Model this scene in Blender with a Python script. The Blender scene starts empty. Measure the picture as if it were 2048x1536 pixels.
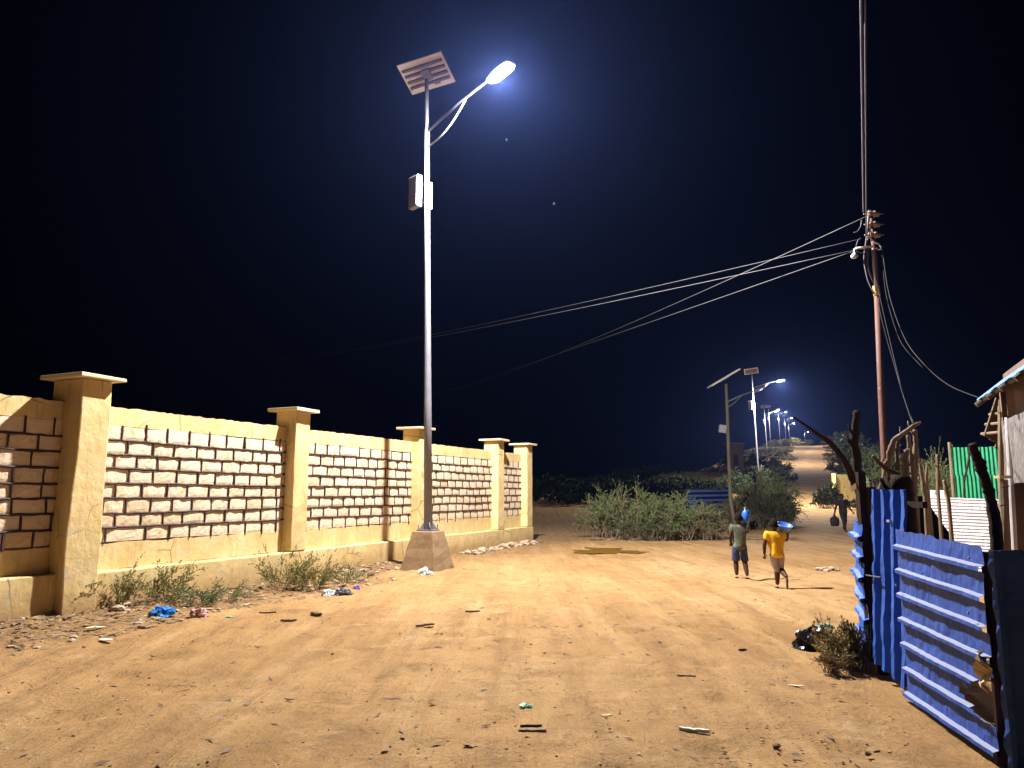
import bpy, bmesh, math, random
import numpy as np
from mathutils import Vector, Matrix, noise as mnoise

R = math.radians
scene = bpy.context.scene
COL = scene.collection

# ------------------------------------------------------------------ camera, sky, light, exposure
EYE = 1.6
PITCH = 8.23
cam_d = bpy.data.cameras.new('camera')
cam = bpy.data.objects.new('camera', cam_d)
COL.objects.link(cam)
cam.location = (0, 0, EYE)
cam.rotation_euler = (R(90 + PITCH), 0, 0)
cam_d.sensor_width = 36.0
cam_d.lens = 36.0 * 1500 / 2048
cam_d.clip_start = 0.05
cam_d.clip_end = 2500
scene.camera = cam

world = bpy.data.worlds.new('World')
scene.world = world
world.use_nodes = True
wn = world.node_tree
bg = wn.nodes['Background']
sky = wn.nodes.new('ShaderNodeTexSky')
sky.sky_type = 'NISHITA'
sky.sun_disc = False
sky.sun_elevation = R(52)
sky.sun_rotation = R(200)
wn.links.new(sky.outputs[0], bg.inputs[0])
bg.inputs[1].default_value = 0.00005

moon_fill_d = bpy.data.lights.new('moon_fill', 'SUN')  # added faint fill standing for moonlight; no moon is in view
moon_fill_d.energy = 0.004
moon_fill_d.angle = R(0.5)
moon_fill_d.color = (0.8, 0.88, 1.0)
moon_fill = bpy.data.objects.new('moon_fill', moon_fill_d)
COL.objects.link(moon_fill)
moon_fill.rotation_euler = (R(38), 0, R(160))

scene.view_settings.view_transform = 'Standard'
scene.view_settings.look = 'None'
scene.view_settings.exposure = 0.0
scene.view_settings.gamma = 1.0
scene.view_settings.use_curve_mapping = False
scene.render.engine = 'CYCLES'
cy = scene.cycles
cy.use_denoising = True
try:
    cy.denoiser = 'OPENIMAGEDENOISE'
    cy.denoising_input_passes = 'RGB_ALBEDO_NORMAL'
except Exception:
    pass
cy.max_bounces = 5
cy.diffuse_bounces = 3
cy.glossy_bounces = 3
cy.transmission_bounces = 3
cy.transparent_max_bounces = 4
cy.volume_bounces = 0
cy.sample_clamp_indirect = 4.0
cy.use_adaptive_sampling = True
cy.adaptive_threshold = 0.01

LAMP_POWER = 30500.0
HAZE_DENSITY = 0.00021

# ------------------------------------------------------------------ helpers
_c, _s = math.cos(R(PITCH)), math.sin(R(PITCH))


def at(x, y, Y):
    """World point at distance Y north of the camera seen at photo pixel x, y."""
    u = (x - 1024) / 1500
    v = (768 - y) / 1500
    k = Y / (_c - v * _s)
    return Vector((u * k, Y, EYE + (_s + v * _c) * k))


def smooth(a, b, x):
    t = np.clip((x - a) / (b - a), 0, 1)
    return t * t * (3 - 2 * t)


_rs = np.random.RandomState(5)
_perm = _rs.permutation(512)
_val = _rs.rand(512)


def vnoise(x, y):
    xi = np.floor(x).astype(int)
    yi = np.floor(y).astype(int)
    fx = x - xi
    fy = y - yi
    fx = fx * fx * (3 - 2 * fx)
    fy = fy * fy * (3 - 2 * fy)

    def h(a, b):
        return _val[(_perm[a & 511] + b) & 511]
    return ((h(xi, yi) * (1 - fx) + h(xi + 1, yi) * fx) * (1 - fy) + (h(xi, yi + 1) * (1 - fx) + h(xi + 1, yi + 1) * fx) * fy) - 0.5


# the compound wall's line: foot of the plinth
W0 = Vector((-5.65, 10.44, 0))
WD = Vector((0.4052, 0.9142, 0))
WN = Vector((0.9142, -0.4052, 0))
WANG = math.atan2(WD.y, WD.x)


def wall(t, off=0.0, z=0.0):
    return W0 + WD * t + WN * off + Vector((0, 0, z))


_py = np.array([-100, 0, 34, 45, 62, 76, 90, 112, 136, 172, 211, 260, 312, 420, 520, 700.])
_pz = np.array([0, 0, -0.02, 0.1, 0.5, 1.5, 2.7, 4.5, 6.6, 11.0, 14.6, 17.3, 20.8, 27.3, 33.4, 40.])


def height(X, Y):
    X = np.asarray(X, float)
    Y = np.asarray(Y, float)
    z = (np.interp(Y - 3, _py, _pz) + np.interp(Y, _py, _pz) * 2 + np.interp(Y + 3, _py, _pz)) / 4
    rx = road_x(Y)
    z = z * (1 - 0.85 * smooth(9, 40, rx - X)) * (1 - 0.8 * smooth(12, 55, X - rx))
    off = np.abs(X - rx)
    far = smooth(38, 70, Y)
    z = z + far * smooth(3, 12, off) * (vnoise(X * .06, Y * .05) * 1.6 + 0.25)
    # bank of debris against the wall
    dx = X - W0.x
    dy = Y - W0.y
    t = dx * WD.x + dy * WD.y
    o = dx * WN.x + dy * WN.y
    inside = smooth(-9, -4, t) * (1 - smooth(15.7, 16.8, t))
    z = z + inside * np.where(o > -0.3, 0.10 * np.exp(-np.clip(o, 0, 9) / 0.55), 0.05) * (0.7 + 0.6 * vnoise(X * 1.4, Y * 1.4))
    # trodden unevenness
    z = z + 0.05 * vnoise(X * .55 + 7, Y * .4) + 0.018 * vnoise(X * 2.1, Y * 1.7 + 9)
    z = z + 0.03 * np.exp(-((X - 0.55 * (Y - 12) - 3.4) / .5) ** 2) * smooth(6, 8, Y) * (1 - smooth(11, 14, Y))
    # shallow hollow where water stands beyond the corner of the wall
    z = z - 0.05 * np.exp(-(((X - 2.6) / 1.3) ** 2 + ((Y - 20.6) / 1.6) ** 2))
    return z


def road_x(Y):
    return np.interp(Y, [-100, 0, 14, 20, 34, 55, 78, 135, 200, 300, 520, 700],
                     [-2, 1.0, 4.2, 7.2, 14.0, 21.8, 30.2, 53.5, 78.5, 117, 203, 273])


def gz(x, y):
    return float(height(np.array([x]), np.array([y]))[0])


def place(x, y, Y=None):
    """Ground point seen at photo pixel x, y (marching down the view ray)."""
    u = (x - 1024) / 1500
    v = (768 - y) / 1500
    d = Vector((u, _c - v * _s, _s + v * _c))
    d /= d.y
    yy = 3.0
    while yy < 600:
        p = d * yy
        if EYE + p.z <= gz(p.x, p.y):
            break
        yy += 0.02 if yy < 40 else 0.3
    return Vector((d.x * yy, yy, gz(d.x * yy, yy)))


def tag(o, label=None, cat=None, group=None, kind=None):
    if label: o['label'] = label
    if cat: o['category'] = cat
    if group: o['group'] = group
    if kind: o['kind'] = kind
    return o


def thing(name, loc, label, cat, group=None, rotz=0.0):
    o = bpy.data.objects.new(name, None)
    COL.objects.link(o)
    o.empty_display_size = 0.2
    o.location = loc
    o.rotation_euler = (0, 0, rotz)
    return tag(o, label, cat, group)


def base_matrix(o):
    if o is None:
        return Matrix.Identity(4)
    m = Matrix.Translation(o.location) @ o.rotation_euler.to_matrix().to_4x4()
    return base_matrix(o.parent) @ m


class MB:
    def __init__(self):
        self.v = []
        self.f = []

    def add(self, vs, fs):
        n = len(self.v)
        self.v.extend([tuple(p) for p in vs])
        self.f.extend([tuple(i + n for i in f) for f in fs])
        return self

    def box(self, c, size, m=None, jit=0.0, rng=random, taper=1.0):
        """Box with centre c; m an optional 3x3 rotation."""
        vs = []
        for sx in (-1, 1):
            for sy in (-1, 1):
                for sz in (-1, 1):
                    k = taper if sz > 0 else 1.0
                    p = Vector((sx * size[0] / 2 * k + rng.uniform(-jit, jit), sy * size[1] / 2 * k + rng.uniform(-jit, jit), sz * size[2] / 2 + rng.uniform(-jit, jit)))
                    if m is not None: p = m @ p
                    vs.append(p + Vector(c))
        return self.add(vs, [(0, 1, 3, 2), (4, 6, 7, 5), (0, 4, 5, 1), (2, 3, 7, 6), (0, 2, 6, 4), (1, 5, 7, 3)])

    def tube(self, pts, rad, n=8, caps=True, squash=1.0):
        pts = [Vector(p) for p in pts]
        if not isinstance(rad, (list, tuple)): rad = [rad] * len(pts)
        rings = []
        ref = None
        for i, p in enumerate(pts):
            a = pts[max(i - 1, 0)]
            b = pts[min(i + 1, len(pts) - 1)]
            d = (b - a)
            if d.length < 1e-9: d = Vector((0, 0, 1))
            d.normalize()
            if ref is None:
                ref = Vector((0, 0, 1)) if abs(d.z) < 0.9 else Vector((1, 0, 0))
            s = d.cross(ref)
            if s.length < 1e-6: s = d.cross(Vector((0, 1, 0)))
            s.normalize()
            t = s.cross(d).normalized()
            ref = t
            rings.append([p + (s * math.cos(k * 2 * math.pi / n) + t * math.sin(k * 2 * math.pi / n) * squash) * rad[i] for k in range(n)])
        vs = [q for r in rings for q in r]
        fs = []
        for i in range(len(rings) - 1):
            for k in range(n):
                fs.append((i * n + k, i * n + (k + 1) % n, (i + 1) * n + (k + 1) % n, (i + 1) * n + k))
        if caps:
            fs.append(tuple(range(n - 1, -1, -1)))
            fs.append(tuple((len(rings) - 1) * n + k for k in range(n)))
        return self.add(vs, fs)

    def lathe(self, c, prof, n=16, axis=Vector((0, 0, 1))):
        q = Vector((0, 0, 1)).rotation_difference(Vector(axis)).to_matrix()
        vs = []
        for r, z in prof:
            for k in range(n):
                a = k * 2 * math.pi / n
                vs.append(Vector(c) + q @ Vector((r * math.cos(a), r * math.sin(a), z)))
        fs = [(i * n + k, i * n + (k + 1) % n, (i + 1) * n + (k + 1) % n, (i + 1) * n + k) for i in range(len(prof) - 1) for k in range(n)]
        fs.append(tuple(range(n - 1, -1, -1)))
        fs.append(tuple((len(prof) - 1) * n + k for k in range(n)))
        return self.add(vs, fs)

    def mesh(self, name, mat, smooth_=False, inv=None):
        me = bpy.data.meshes.new(name)
        vs = self.v
        if inv is not None:
            vs = [tuple(inv @ Vector(p)) for p in vs]
        me.from_pydata(vs, [], self.f)
        for m in (mat if isinstance(mat, (list, tuple)) else [mat]):
            me.materials.append(m)
        if smooth_:
            me.polygons.foreach_set('use_smooth', [True] * len(me.polygons))
        me.update()
        return me

    def build(self, name, mat, parent=None, smooth_=False, local=False, bevel=0.0, origin=None):
        """World coordinates unless local; parented meshes are moved into the parent's frame."""
        inv = None
        if parent is not None and not local:
            inv = base_matrix(parent).inverted()
        if origin is not None:
            inv = Matrix.Translation(-Vector(origin))
        me = self.mesh(name, mat, smooth_, inv)
        o = bpy.data.objects.new(name, me)
        COL.objects.link(o)
        if parent is not None: o.parent = parent
        if origin is not None: o.location = origin
        if bevel:
            b = o.modifiers.new('bevel', 'BEVEL')
            b.width = bevel
            b.segments = 2
            b.limit_method = 'ANGLE'
        return o


def rough(pts, rad, seed, amp=0.10, sub=5):
    """Resample a stem with knots and slight kinks."""
    rg_ = random.Random(seed)
    P_, R_2 = [], []
    for i in range(len(pts) - 1):
        for k in range(sub):
            u = k / sub
            p = Vector(pts[i]).lerp(Vector(pts[i + 1]), u)
            r = rad[i] * (1 - u) + rad[i + 1] * u
            P_.append(p + Vector((rg_.uniform(-1, 1), rg_.uniform(-1, 1), 0)) * r * 0.16)
            R_2.append(r * (1 + rg_.uniform(-amp, amp) + (0.28 if rg_.random() < 0.10 else 0)))
    P_.append(Vector(pts[-1]))
    R_2.append(rad[-1])
    P_ = [P_[0]] + [(P_[i - 1] + P_[i] * 3 + P_[i + 1]) / 5 for i in range(1, len(P_) - 1)] + [P_[-1]]
    return P_, R_2


def children(o):
    return [c for c in bpy.data.objects if c.parent == o]


def copy_tree(o, parent=None, kids=None):
    c = o.copy()
    COL.objects.link(c)
    c.parent = parent
    for ch in children(o):
        copy_tree(ch, c)
    return c


# ------------------------------------------------------------------ materials
def new_mat(name):
    m = bpy.data.materials.new(name)
    m.use_nodes = True
    nt = m.node_tree
    return m, nt, nt.nodes['Principled BSDF']


def ramp(nt, src, stops):
    r = nt.nodes.new('ShaderNodeValToRGB')
    el = r.color_ramp.elements
    while len(el) < len(stops): el.new(0.5)
    for e, (p, c) in zip(el, stops):
        e.position = p
        e.color = (*c, 1) if len(c) == 3 else c
    nt.links.new(src, r.inputs[0])
    return r.outputs[0]


def tex_noise(nt, scale, detail=6, rough=0.6, vec=None, dist=0.0):
    n = nt.nodes.new('ShaderNodeTexNoise')
    n.inputs['Scale'].default_value = scale
    n.inputs['Detail'].default_value = detail
    n.inputs['Roughness'].default_value = rough
    n.inputs['Distortion'].default_value = dist
    if vec is not None: nt.links.new(vec, n.inputs['Vector'])
    return n.outputs['Fac']


def mixc(nt, fac, a, b, mode='MIX'):
    m = nt.nodes.new('ShaderNodeMix')
    m.data_type = 'RGBA'
    m.blend_type = mode
    for sock, val in ((m.inputs[0], fac), (m.inputs[6], a), (m.inputs[7], b)):
        if hasattr(val, 'is_output') or isinstance(val, bpy.types.NodeSocket):
            nt.links.new(val, sock)
        elif isinstance(val, (int, float)):
            sock.default_value = val
        else:
            sock.default_value = (*val, 1) if len(val) == 3 else val
    return m.outputs[2]


def coords(nt, kind='Object', scale=None):
    tc = nt.nodes.new('ShaderNodeTexCoord')
    o = tc.outputs[kind]
    if scale:
        mp = nt.nodes.new('ShaderNodeMapping')
        mp.inputs['Scale'].default_value = scale
        nt.links.new(o, mp.inputs[0])
        o = mp.outputs[0]
    return o


def world_pos(nt, scale=None):
    g = nt.nodes.new('ShaderNodeNewGeometry')
    o = g.outputs['Position']
    if scale:
        mp = nt.nodes.new('ShaderNodeMapping')
        mp.inputs['Scale'].default_value = scale
        nt.links.new(o, mp.inputs[0])
        o = mp.outputs[0]
    return o


def bump(nt, b, h, strength=0.3, dist=0.02, prev=None):
    n = nt.nodes.new('ShaderNodeBump')
    n.inputs['Strength'].default_value = strength
    n.inputs['Distance'].default_value = dist
    nt.links.new(h, n.inputs['Height'])
    if prev is not None: nt.links.new(prev, n.inputs['Normal'])
    if b is not None: nt.links.new(n.outputs[0], b.inputs['Normal'])
    return n.outputs[0]


def mat_simple(name, col, col2=None, scale=8, rough=0.8, metal=0.0, bmp=0.25, bdist=0.01, spots=None, spot_amt=(0.6, 0.7), vec='world', spot_scale=14, stretch=None):
    m, nt, b = new_mat(name)
    v = world_pos(nt, stretch) if vec == 'world' else coords(nt, 'Object', stretch)
    f = tex_noise(nt, scale, 6, 0.62, v)
    c = ramp(nt, f, [(0.3, col), (0.7, col2 or tuple(x * 0.7 for x in col))])
    if spots:
        f2 = tex_noise(nt, spot_scale, 4, 0.6, v)
        k = ramp(nt, f2, [(spot_amt[0], (0, 0, 0)), (spot_amt[1], (1, 1, 1))])
        c = mixc(nt, k, c, spots)
    nt.links.new(c, b.inputs['Base Color'])
    b.inputs['Roughness'].default_value = rough
    b.inputs['Metallic'].default_value = metal
    if bmp:
        f3 = tex_noise(nt, scale * 4, 5, 0.65, v)
        bump(nt, b, f3, bmp, bdist)
    return m


def mat_ground():
    m, nt, b = new_mat('sandy_dirt')
    v = world_pos(nt)
    vs = world_pos(nt, (1.0, 0.55, 1.0))
    big = tex_noise(nt, 0.35, 5, 0.6, vs, 0.6)
    c = ramp(nt, big, [(0.3, (0.34, 0.186, 0.066)), (0.52, (0.46, 0.268, 0.112)), (0.72, (0.52, 0.338, 0.155))])
    mid = tex_noise(nt, 3.2, 8, 0.7, vs, 0.3)
    c = mixc(nt, ramp(nt, mid, [(0.34, (0.55, 0.55, 0.55)), (0.5, (0.10, 0.10, 0.10)), (0.7, (0, 0, 0))]), c, (0.22, 0.125, 0.055))
    # long trodden and rolled streaks following the road
    mp = nt.nodes.new('ShaderNodeMapping')
    mp.inputs['Rotation'].default_value = (0, 0, R(28))
    mp.inputs['Scale'].default_value = (2.6, 0.22, 1)
    nt.links.new(v, mp.inputs[0])
    streak = tex_noise(nt, 1.0, 6, 0.62, mp.outputs[0], 0.4)
    c = mixc(nt, ramp(nt, streak, [(0.38, (0.55, 0.55, 0.55)), (0.50, (0, 0, 0))]), c, (0.28, 0.155, 0.065))
    c = mixc(nt, ramp(nt, streak, [(0.56, (0, 0, 0)), (0.70, (0.45, 0.45, 0.45))]), c, (0.55, 0.375, 0.185))
    pale = tex_noise(nt, 1.1, 8, 0.75, v, 1.2)
    c = mixc(nt, ramp(nt, pale, [(0.56, (0, 0, 0)), (0.74, (0.7, 0.7, 0.7))]), c, (0.56, 0.41, 0.245))
    # brown litter-stained soil along the wall
    dp = nt.nodes.new('ShaderNodeVectorMath')
    dp.operation = 'DOT_PRODUCT'
    nt.links.new(v, dp.inputs[0])
    dp.inputs[1].default_value = (WN.x, WN.y, 0)
    ma = nt.nodes.new('ShaderNodeMath')
    ma.operation = 'MULTIPLY_ADD'
    nt.links.new(tex_noise(nt, 0.9, 7, 0.7, v, 0.5), ma.inputs[0])
    ma.inputs[1].default_value = -3.2
    nt.links.new(dp.outputs['Value'], ma.inputs[2])
    w0 = W0.x * WN.x + W0.y * WN.y
    mr = nt.nodes.new('ShaderNodeMapRange')
    nt.links.new(ma.outputs[0], mr.inputs[0])
    mr.inputs['From Min'].default_value = w0 - 1.1
    mr.inputs['From Max'].default_value = w0 + 0.5
    mr.inputs['To Min'].default_value = 0.75
    mr.inputs['To Max'].default_value = 0.0
    lit = ramp(nt, tex_noise(nt, 9, 8, 0.75, v, 0.8), [(0.40, (0.09, 0.048, 0.022)), (0.52, (0.25, 0.145, 0.06)), (0.66, (0.40, 0.26, 0.13))])
    c = mixc(nt, mr.outputs[0], c, lit)
    # small dark crumbs
    vor = nt.nodes.new('ShaderNodeTexVoronoi')
    vor.inputs['Scale'].default_value = 17.0
    vor.inputs['Randomness'].default_value = 1.0
    nt.links.new(v, vor.inputs['Vector'])
    sp = ramp(nt, vor.outputs['Distance'], [(0.05, (1, 1, 1)), (0.13, (0, 0, 0))])
    gate = ramp(nt, tex_noise(nt, 2.3, 4, 0.7, v), [(0.50, (0, 0, 0)), (0.62, (0.85, 0.85, 0.85))])
    k = mixc(nt, 1.0, sp, gate, 'MULTIPLY')
    c = mixc(nt, k, c, (0.09, 0.05, 0.025))
    fine = tex_noise(nt, 55, 5, 0.7, v)
    c = mixc(nt, 0.35, c, ramp(nt, fine, [(0.3, (0.35, 0.35, 0.35)), (0.7, (0.7, 0.7, 0.7))]), 'OVERLAY')
    nt.links.new(c, b.inputs['Base Color'])
    b.inputs['Roughness'].default_value = 0.95
    b.inputs['Specular IOR Level'].default_value = 0.15
    n1 = bump(nt, None, tex_noise(nt, 2.6, 8, 0.72, vs, 0.4), 0.9, 0.12)
    n2 = bump(nt, None, mid, 0.7, 0.07, bump(nt, None, streak, 0.7, 0.16, n1))
    bump(nt, b, tex_noise(nt, 26, 6, 0.75, v), 0.8, 0.025, n2)
    return m


def mat_plaster():
    m, nt, b = new_mat('yellow_limewash')
    v = world_pos(nt)
    f = tex_noise(nt, 1.6, 7, 0.65, v)
    c = ramp(nt, f, [(0.3, (0.53, 0.38, 0.16)), (0.5, (0.62, 0.465, 0.215)), (0.72, (0.68, 0.54, 0.30))])
    st = tex_noise(nt, 2.2, 6, 0.7, world_pos(nt, (3.0, 3.0, 0.5)))
    c = mixc(nt, ramp(nt, st, [(0.52, (0, 0, 0)), (0.70, (0.65, 0.65, 0.65))]), c, (0.38, 0.27, 0.12))
    ck = nt.nodes.new('ShaderNodeTexVoronoi')
    ck.feature = 'DISTANCE_TO_EDGE'
    ck.inputs['Scale'].default_value = 1.1
    wv = nt.nodes.new('ShaderNodeMix')
    wv.data_type = 'VECTOR'
    wv.inputs[0].default_value = 0.12
    nt.links.new(v, wv.inputs[4])
    nz = nt.nodes.new('ShaderNodeTexNoise')
    nz.inputs['Scale'].default_value = 2.5
    nz.inputs['Detail'].default_value = 6
    nt.links.new(v, nz.inputs['Vector'])
    nt.links.new(nz.outputs['Color'], wv.inputs[5])
    nt.links.new(wv.outputs[1], ck.inputs['Vector'])
    crack = mixc(nt, 1.0, ramp(nt, ck.outputs['Distance'], [(0.004, (1, 1, 1)), (0.012, (0, 0, 0))]), ramp(nt, tex_noise(nt, 0.7, 3, 0.5, v), [(0.5, (0, 0, 0)), (0.56, (0.8, 0.8, 0.8))]), 'MULTIPLY')
    c = mixc(nt, crack, c, (0.22, 0.14, 0.06))
    gr = tex_noise(nt, 3.8, 5, 0.6, v)
    c = mixc(nt, ramp(nt, gr, [(0.56, (0, 0, 0)), (0.66, (0.6, 0.6, 0.6))]), c, (0.46, 0.40, 0.29))
    # splashed dirt on the lowest half metre
    sep = nt.nodes.new('ShaderNodeSeparateXYZ')
    nt.links.new(v, sep.inputs[0])
    ad = nt.nodes.new('ShaderNodeMath')
    ad.operation = 'MULTIPLY_ADD'
    nt.links.new(tex_noise(nt, 5, 5, 0.7, v), ad.inputs[0])
    ad.inputs[1].default_value = 0.6
    nt.links.new(sep.outputs[2], ad.inputs[2])
    c = mixc(nt, ramp(nt, ad.outputs[0], [(0.36, (0.85, 0.85, 0.85)), (0.72, (0, 0, 0))]), c, (0.38, 0.235, 0.10))
    nt.links.new(c, b.inputs['Base Color'])
    b.inputs['Roughness'].default_value = 0.9
    b.inputs['Specular IOR Level'].default_value = 0.2
    n1 = bump(nt, None, tex_noise(nt, 5, 6, 0.6, v), 0.4, 0.04)
    bump(nt, b, tex_noise(nt, 38, 5, 0.7, v), 0.35, 0.008, n1)
    return m


def mat_leaf(name, a, b_, dry=None, dry_amt=0.62):
    m, nt, b = new_mat(name)
    f = tex_noise(nt, 2.2, 6, 0.75, world_pos(nt))
    c = ramp(nt, f, [(0.32, a), (0.66, b_)])
    if dry:
        c = mixc(nt, ramp(nt, tex_noise(nt, 3.7, 4, 0.7, world_pos(nt)), [(dry_amt - 0.06, (0, 0, 0)), (dry_amt + 0.08, (1, 1, 1))]), c, dry)
    nt.links.new(c, b.inputs['Base Color'])
    b.inputs['Roughness'].default_value = 0.65
    b.inputs['Specular IOR Level'].default_value = 0.25
    return m


def mat_tin(name, base, alt, peel, scratch=0.62, rough=0.5, metal=0.25, lit_dust=None):
    m, nt, b = new_mat(name)
    v = world_pos(nt)
    f = tex_noise(nt, 3.0, 6, 0.65, v)
    c = ramp(nt, f, [(0.3, base), (0.7, alt)])
    st = tex_noise(nt, 3.0, 6, 0.75, world_pos(nt, (4, 4, 1.0)), 1.5)
    c = mixc(nt, ramp(nt, st, [(scratch, (0, 0, 0)), (scratch + 0.12, (0.75, 0.75, 0.75))]), c, peel)
    f3 = tex_noise(nt, 24, 5, 0.75, v)
    c = mixc(nt, ramp(nt, f3, [(0.66, (0, 0, 0)), (0.74, (0.6, 0.6, 0.6))]), c, peel)
    b.inputs['Specular IOR Level'].default_value = 0.3
    g = nt.nodes.new('ShaderNodeNewGeometry')
    sp = nt.nodes.new('ShaderNodeSeparateXYZ')
    nt.links.new(g.outputs['True Normal'], sp.inputs[0])
    if lit_dust:                                   # lamp-lit paleness of the dusty ledges put into the colour
        c = mixc(nt, ramp(nt, sp.outputs[2], [(0.25, (0, 0, 0)), (0.5, (0.75, 0.75, 0.75))]), c, lit_dust)
    nt.links.new(c, b.inputs['Base Color'])
    b.inputs['Roughness'].default_value = rough
    b.inputs['Metallic'].default_value = metal
    bump(nt, b, tex_noise(nt, 7, 5, 0.6, v), 0.35, 0.02)
    return m


def mat_emit(name, col, strength):
    m, nt, b = new_mat(name)
    b.inputs['Base Color'].default_value = (*col, 1)
    b.inputs['Emission Color'].default_value = (*col, 1)
    b.inputs['Emission Strength'].default_value = strength
    return m


M = {}
M['ground'] = mat_ground()
M['plaster'] = mat_plaster()
M['block'] = mat_simple('pale_block_face', (0.74, 0.61, 0.46), (0.64, 0.51, 0.37), 5, 0.92, bmp=0.6, bdist=0.02, spots=(0.58, 0.40, 0.17), spot_amt=(0.58, 0.68), spot_scale=7)
_nt = M['block'].node_tree
_b = _nt.nodes['Principled BSDF']
_src = _b.inputs['Base Color'].links[0].from_socket
_oi = _nt.nodes.new('ShaderNodeObjectInfo')
_nt.links.new(mixc(_nt, 1.0, _src, ramp(_nt, _oi.outputs['Random'], [(0.0, (0.88, 0.80, 0.70)), (0.25, (1, 1, 1)), (0.8, (1.0, 0.98, 0.95)), (1.0, (0.93, 0.90, 0.88))]), 'MULTIPLY'), _b.inputs['Base Color'])
M['mortar'] = mat_simple('dark_pointing', (0.030, 0.017, 0.018), (0.06, 0.035, 0.03), 9, 0.85, bmp=0.5)
M['recess'] = mat_simple('wall_backing', (0.42, 0.29, 0.14), (0.34, 0.23, 0.11), 4, 0.95)
M['cap'] = mat_simple('pale_coping', (0.66, 0.54, 0.38), (0.58, 0.45, 0.27), 5, 0.9, bmp=0.3)
M['galv'] = mat_simple('galvanised_steel', (0.20, 0.195, 0.235), (0.155, 0.155, 0.185), 6, 0.55, 0.08, 0.1, spots=(0.28, 0.24, 0.22), spot_amt=(0.66, 0.75))
M['concrete'] = mat_simple('rough_concrete', (0.29, 0.19, 0.10), (0.20, 0.125, 0.062), 6, 0.95, bmp=0.45, bdist=0.015, spots=(0.22, 0.14, 0.07), spot_amt=(0.58, 0.66))
M['panel_back'] = mat_simple('panel_backsheet', (0.78, 0.72, 0.72), (0.70, 0.64, 0.65), 3, 0.6, bmp=0.05)
M['panel_cell'] = mat_simple('solar_cells', (0.01, 0.012, 0.03), (0.015, 0.02, 0.05), 8, 0.2, bmp=0)
M['rail_metal'] = mat_simple('brown_grey_rail', (0.16, 0.12, 0.12), (0.11, 0.085, 0.085), 5, 0.6, bmp=0.05)
M['white_metal'] = mat_simple('white_enamel', (0.36, 0.36, 0.40), (0.30, 0.30, 0.34), 4, 0.45, bmp=0.05)
M['grey_metal'] = mat_simple('grey_enamel', (0.22, 0.21, 0.22), (0.16, 0.15, 0.16), 5, 0.5, bmp=0.05)
M['lens'] = mat_emit('lit_led_lens', (1.0, 0.98, 0.95), 260.0)
M['lens_off'] = mat_simple('unlit_led_lens', (0.5, 0.5, 0.52), None, 5, 0.2, bmp=0)
M['blue'] = mat_tin('blue_painted_tin', (0.020, 0.062, 0.30), (0.032, 0.092, 0.41), (0.15, 0.11, 0.11), 0.72, 0.6, 0.0, lit_dust=(0.24, 0.25, 0.32))
M['blue_gate'] = mat_tin('bright_blue_tin', (0.014, 0.068, 0.36), (0.023, 0.115, 0.47), (0.10, 0.14, 0.30), 0.74, 0.6, 0.0)
M['rust'] = mat_tin('rusty_grey_tin', (0.20, 0.18, 0.18), (0.27, 0.25, 0.25), (0.11, 0.06, 0.035), 0.52)
M['tin'] = mat_tin('bare_galvanised_tin', (0.62, 0.58, 0.62), (0.52, 0.48, 0.52), (0.35, 0.28, 0.25), 0.72, 0.45, 0.2)
M['green'] = mat_tin('green_painted_tin', (0.03, 0.27, 0.13), (0.05, 0.36, 0.18), (0.10, 0.20, 0.10), 0.66)
M['roof'] = mat_tin('pale_blue_roof_tin', (0.10, 0.22, 0.48), (0.15, 0.28, 0.55), (0.4, 0.4, 0.42), 0.72)
M['wood'] = mat_simple('weathered_wood', (0.19, 0.125, 0.075), (0.10, 0.065, 0.04), 9, 0.9, bmp=0.9, bdist=0.02, stretch=(3, 3, 0.35))
M['wood_pale'] = mat_simple('pale_stripped_wood', (0.30, 0.23, 0.15), (0.16, 0.11, 0.07), 9, 0.9, bmp=0.8, bdist=0.02, stretch=(3, 3, 0.35))
M['wood_dark'] = mat_simple('dark_barked_wood', (0.065, 0.038, 0.028), (0.035, 0.02, 0.015), 9, 0.95, bmp=1.0, bdist=0.03, stretch=(3, 3, 0.4))
M['wood_pole'] = mat_simple('grey_pole_wood', (0.20, 0.18, 0.13), (0.12, 0.10, 0.07), 9, 0.9, bmp=0.8, bdist=0.02, stretch=(3, 3, 0.35))
M['plank'] = mat_simple('sawn_plank', (0.50, 0.33, 0.17), (0.38, 0.24, 0.12), 10, 0.8, bmp=0.3)
M['pole_red'] = mat_simple('red_oxide_pipe', (0.125, 0.050, 0.034), (0.080, 0.034, 0.025), 5, 0.75, 0.0, 0.3, spots=(0.26, 0.13, 0.08), spot_amt=(0.62, 0.7))
M['wire'] = mat_simple('grey_wire', (0.11, 0.11, 0.125), (0.08, 0.08, 0.09), 2, 0.5, bmp=0)
M['cable'] = mat_simple('dark_cable', (0.10, 0.085, 0.10), (0.07, 0.06, 0.07), 2, 0.6, bmp=0)
M['drop'] = mat_simple('black_service_wire', (0.035, 0.033, 0.035), None, 2, 0.6, bmp=0)
M['pale_cable'] = mat_simple('pale_cable', (0.62, 0.60, 0.56), None, 2, 0.5, bmp=0)
M['porcelain'] = mat_simple('brown_porcelain', (0.36, 0.27, 0.22), (0.24, 0.17, 0.14), 3, 0.25, bmp=0)
M['yellow_band'] = mat_simple('yellow_band', (0.60, 0.36, 0.06), None, 8, 0.7, bmp=0.1)
M['mudwall'] = mat_simple('brown_daub', (0.17, 0.10, 0.07), (0.11, 0.065, 0.045), 5, 0.95, bmp=0.6)
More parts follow.
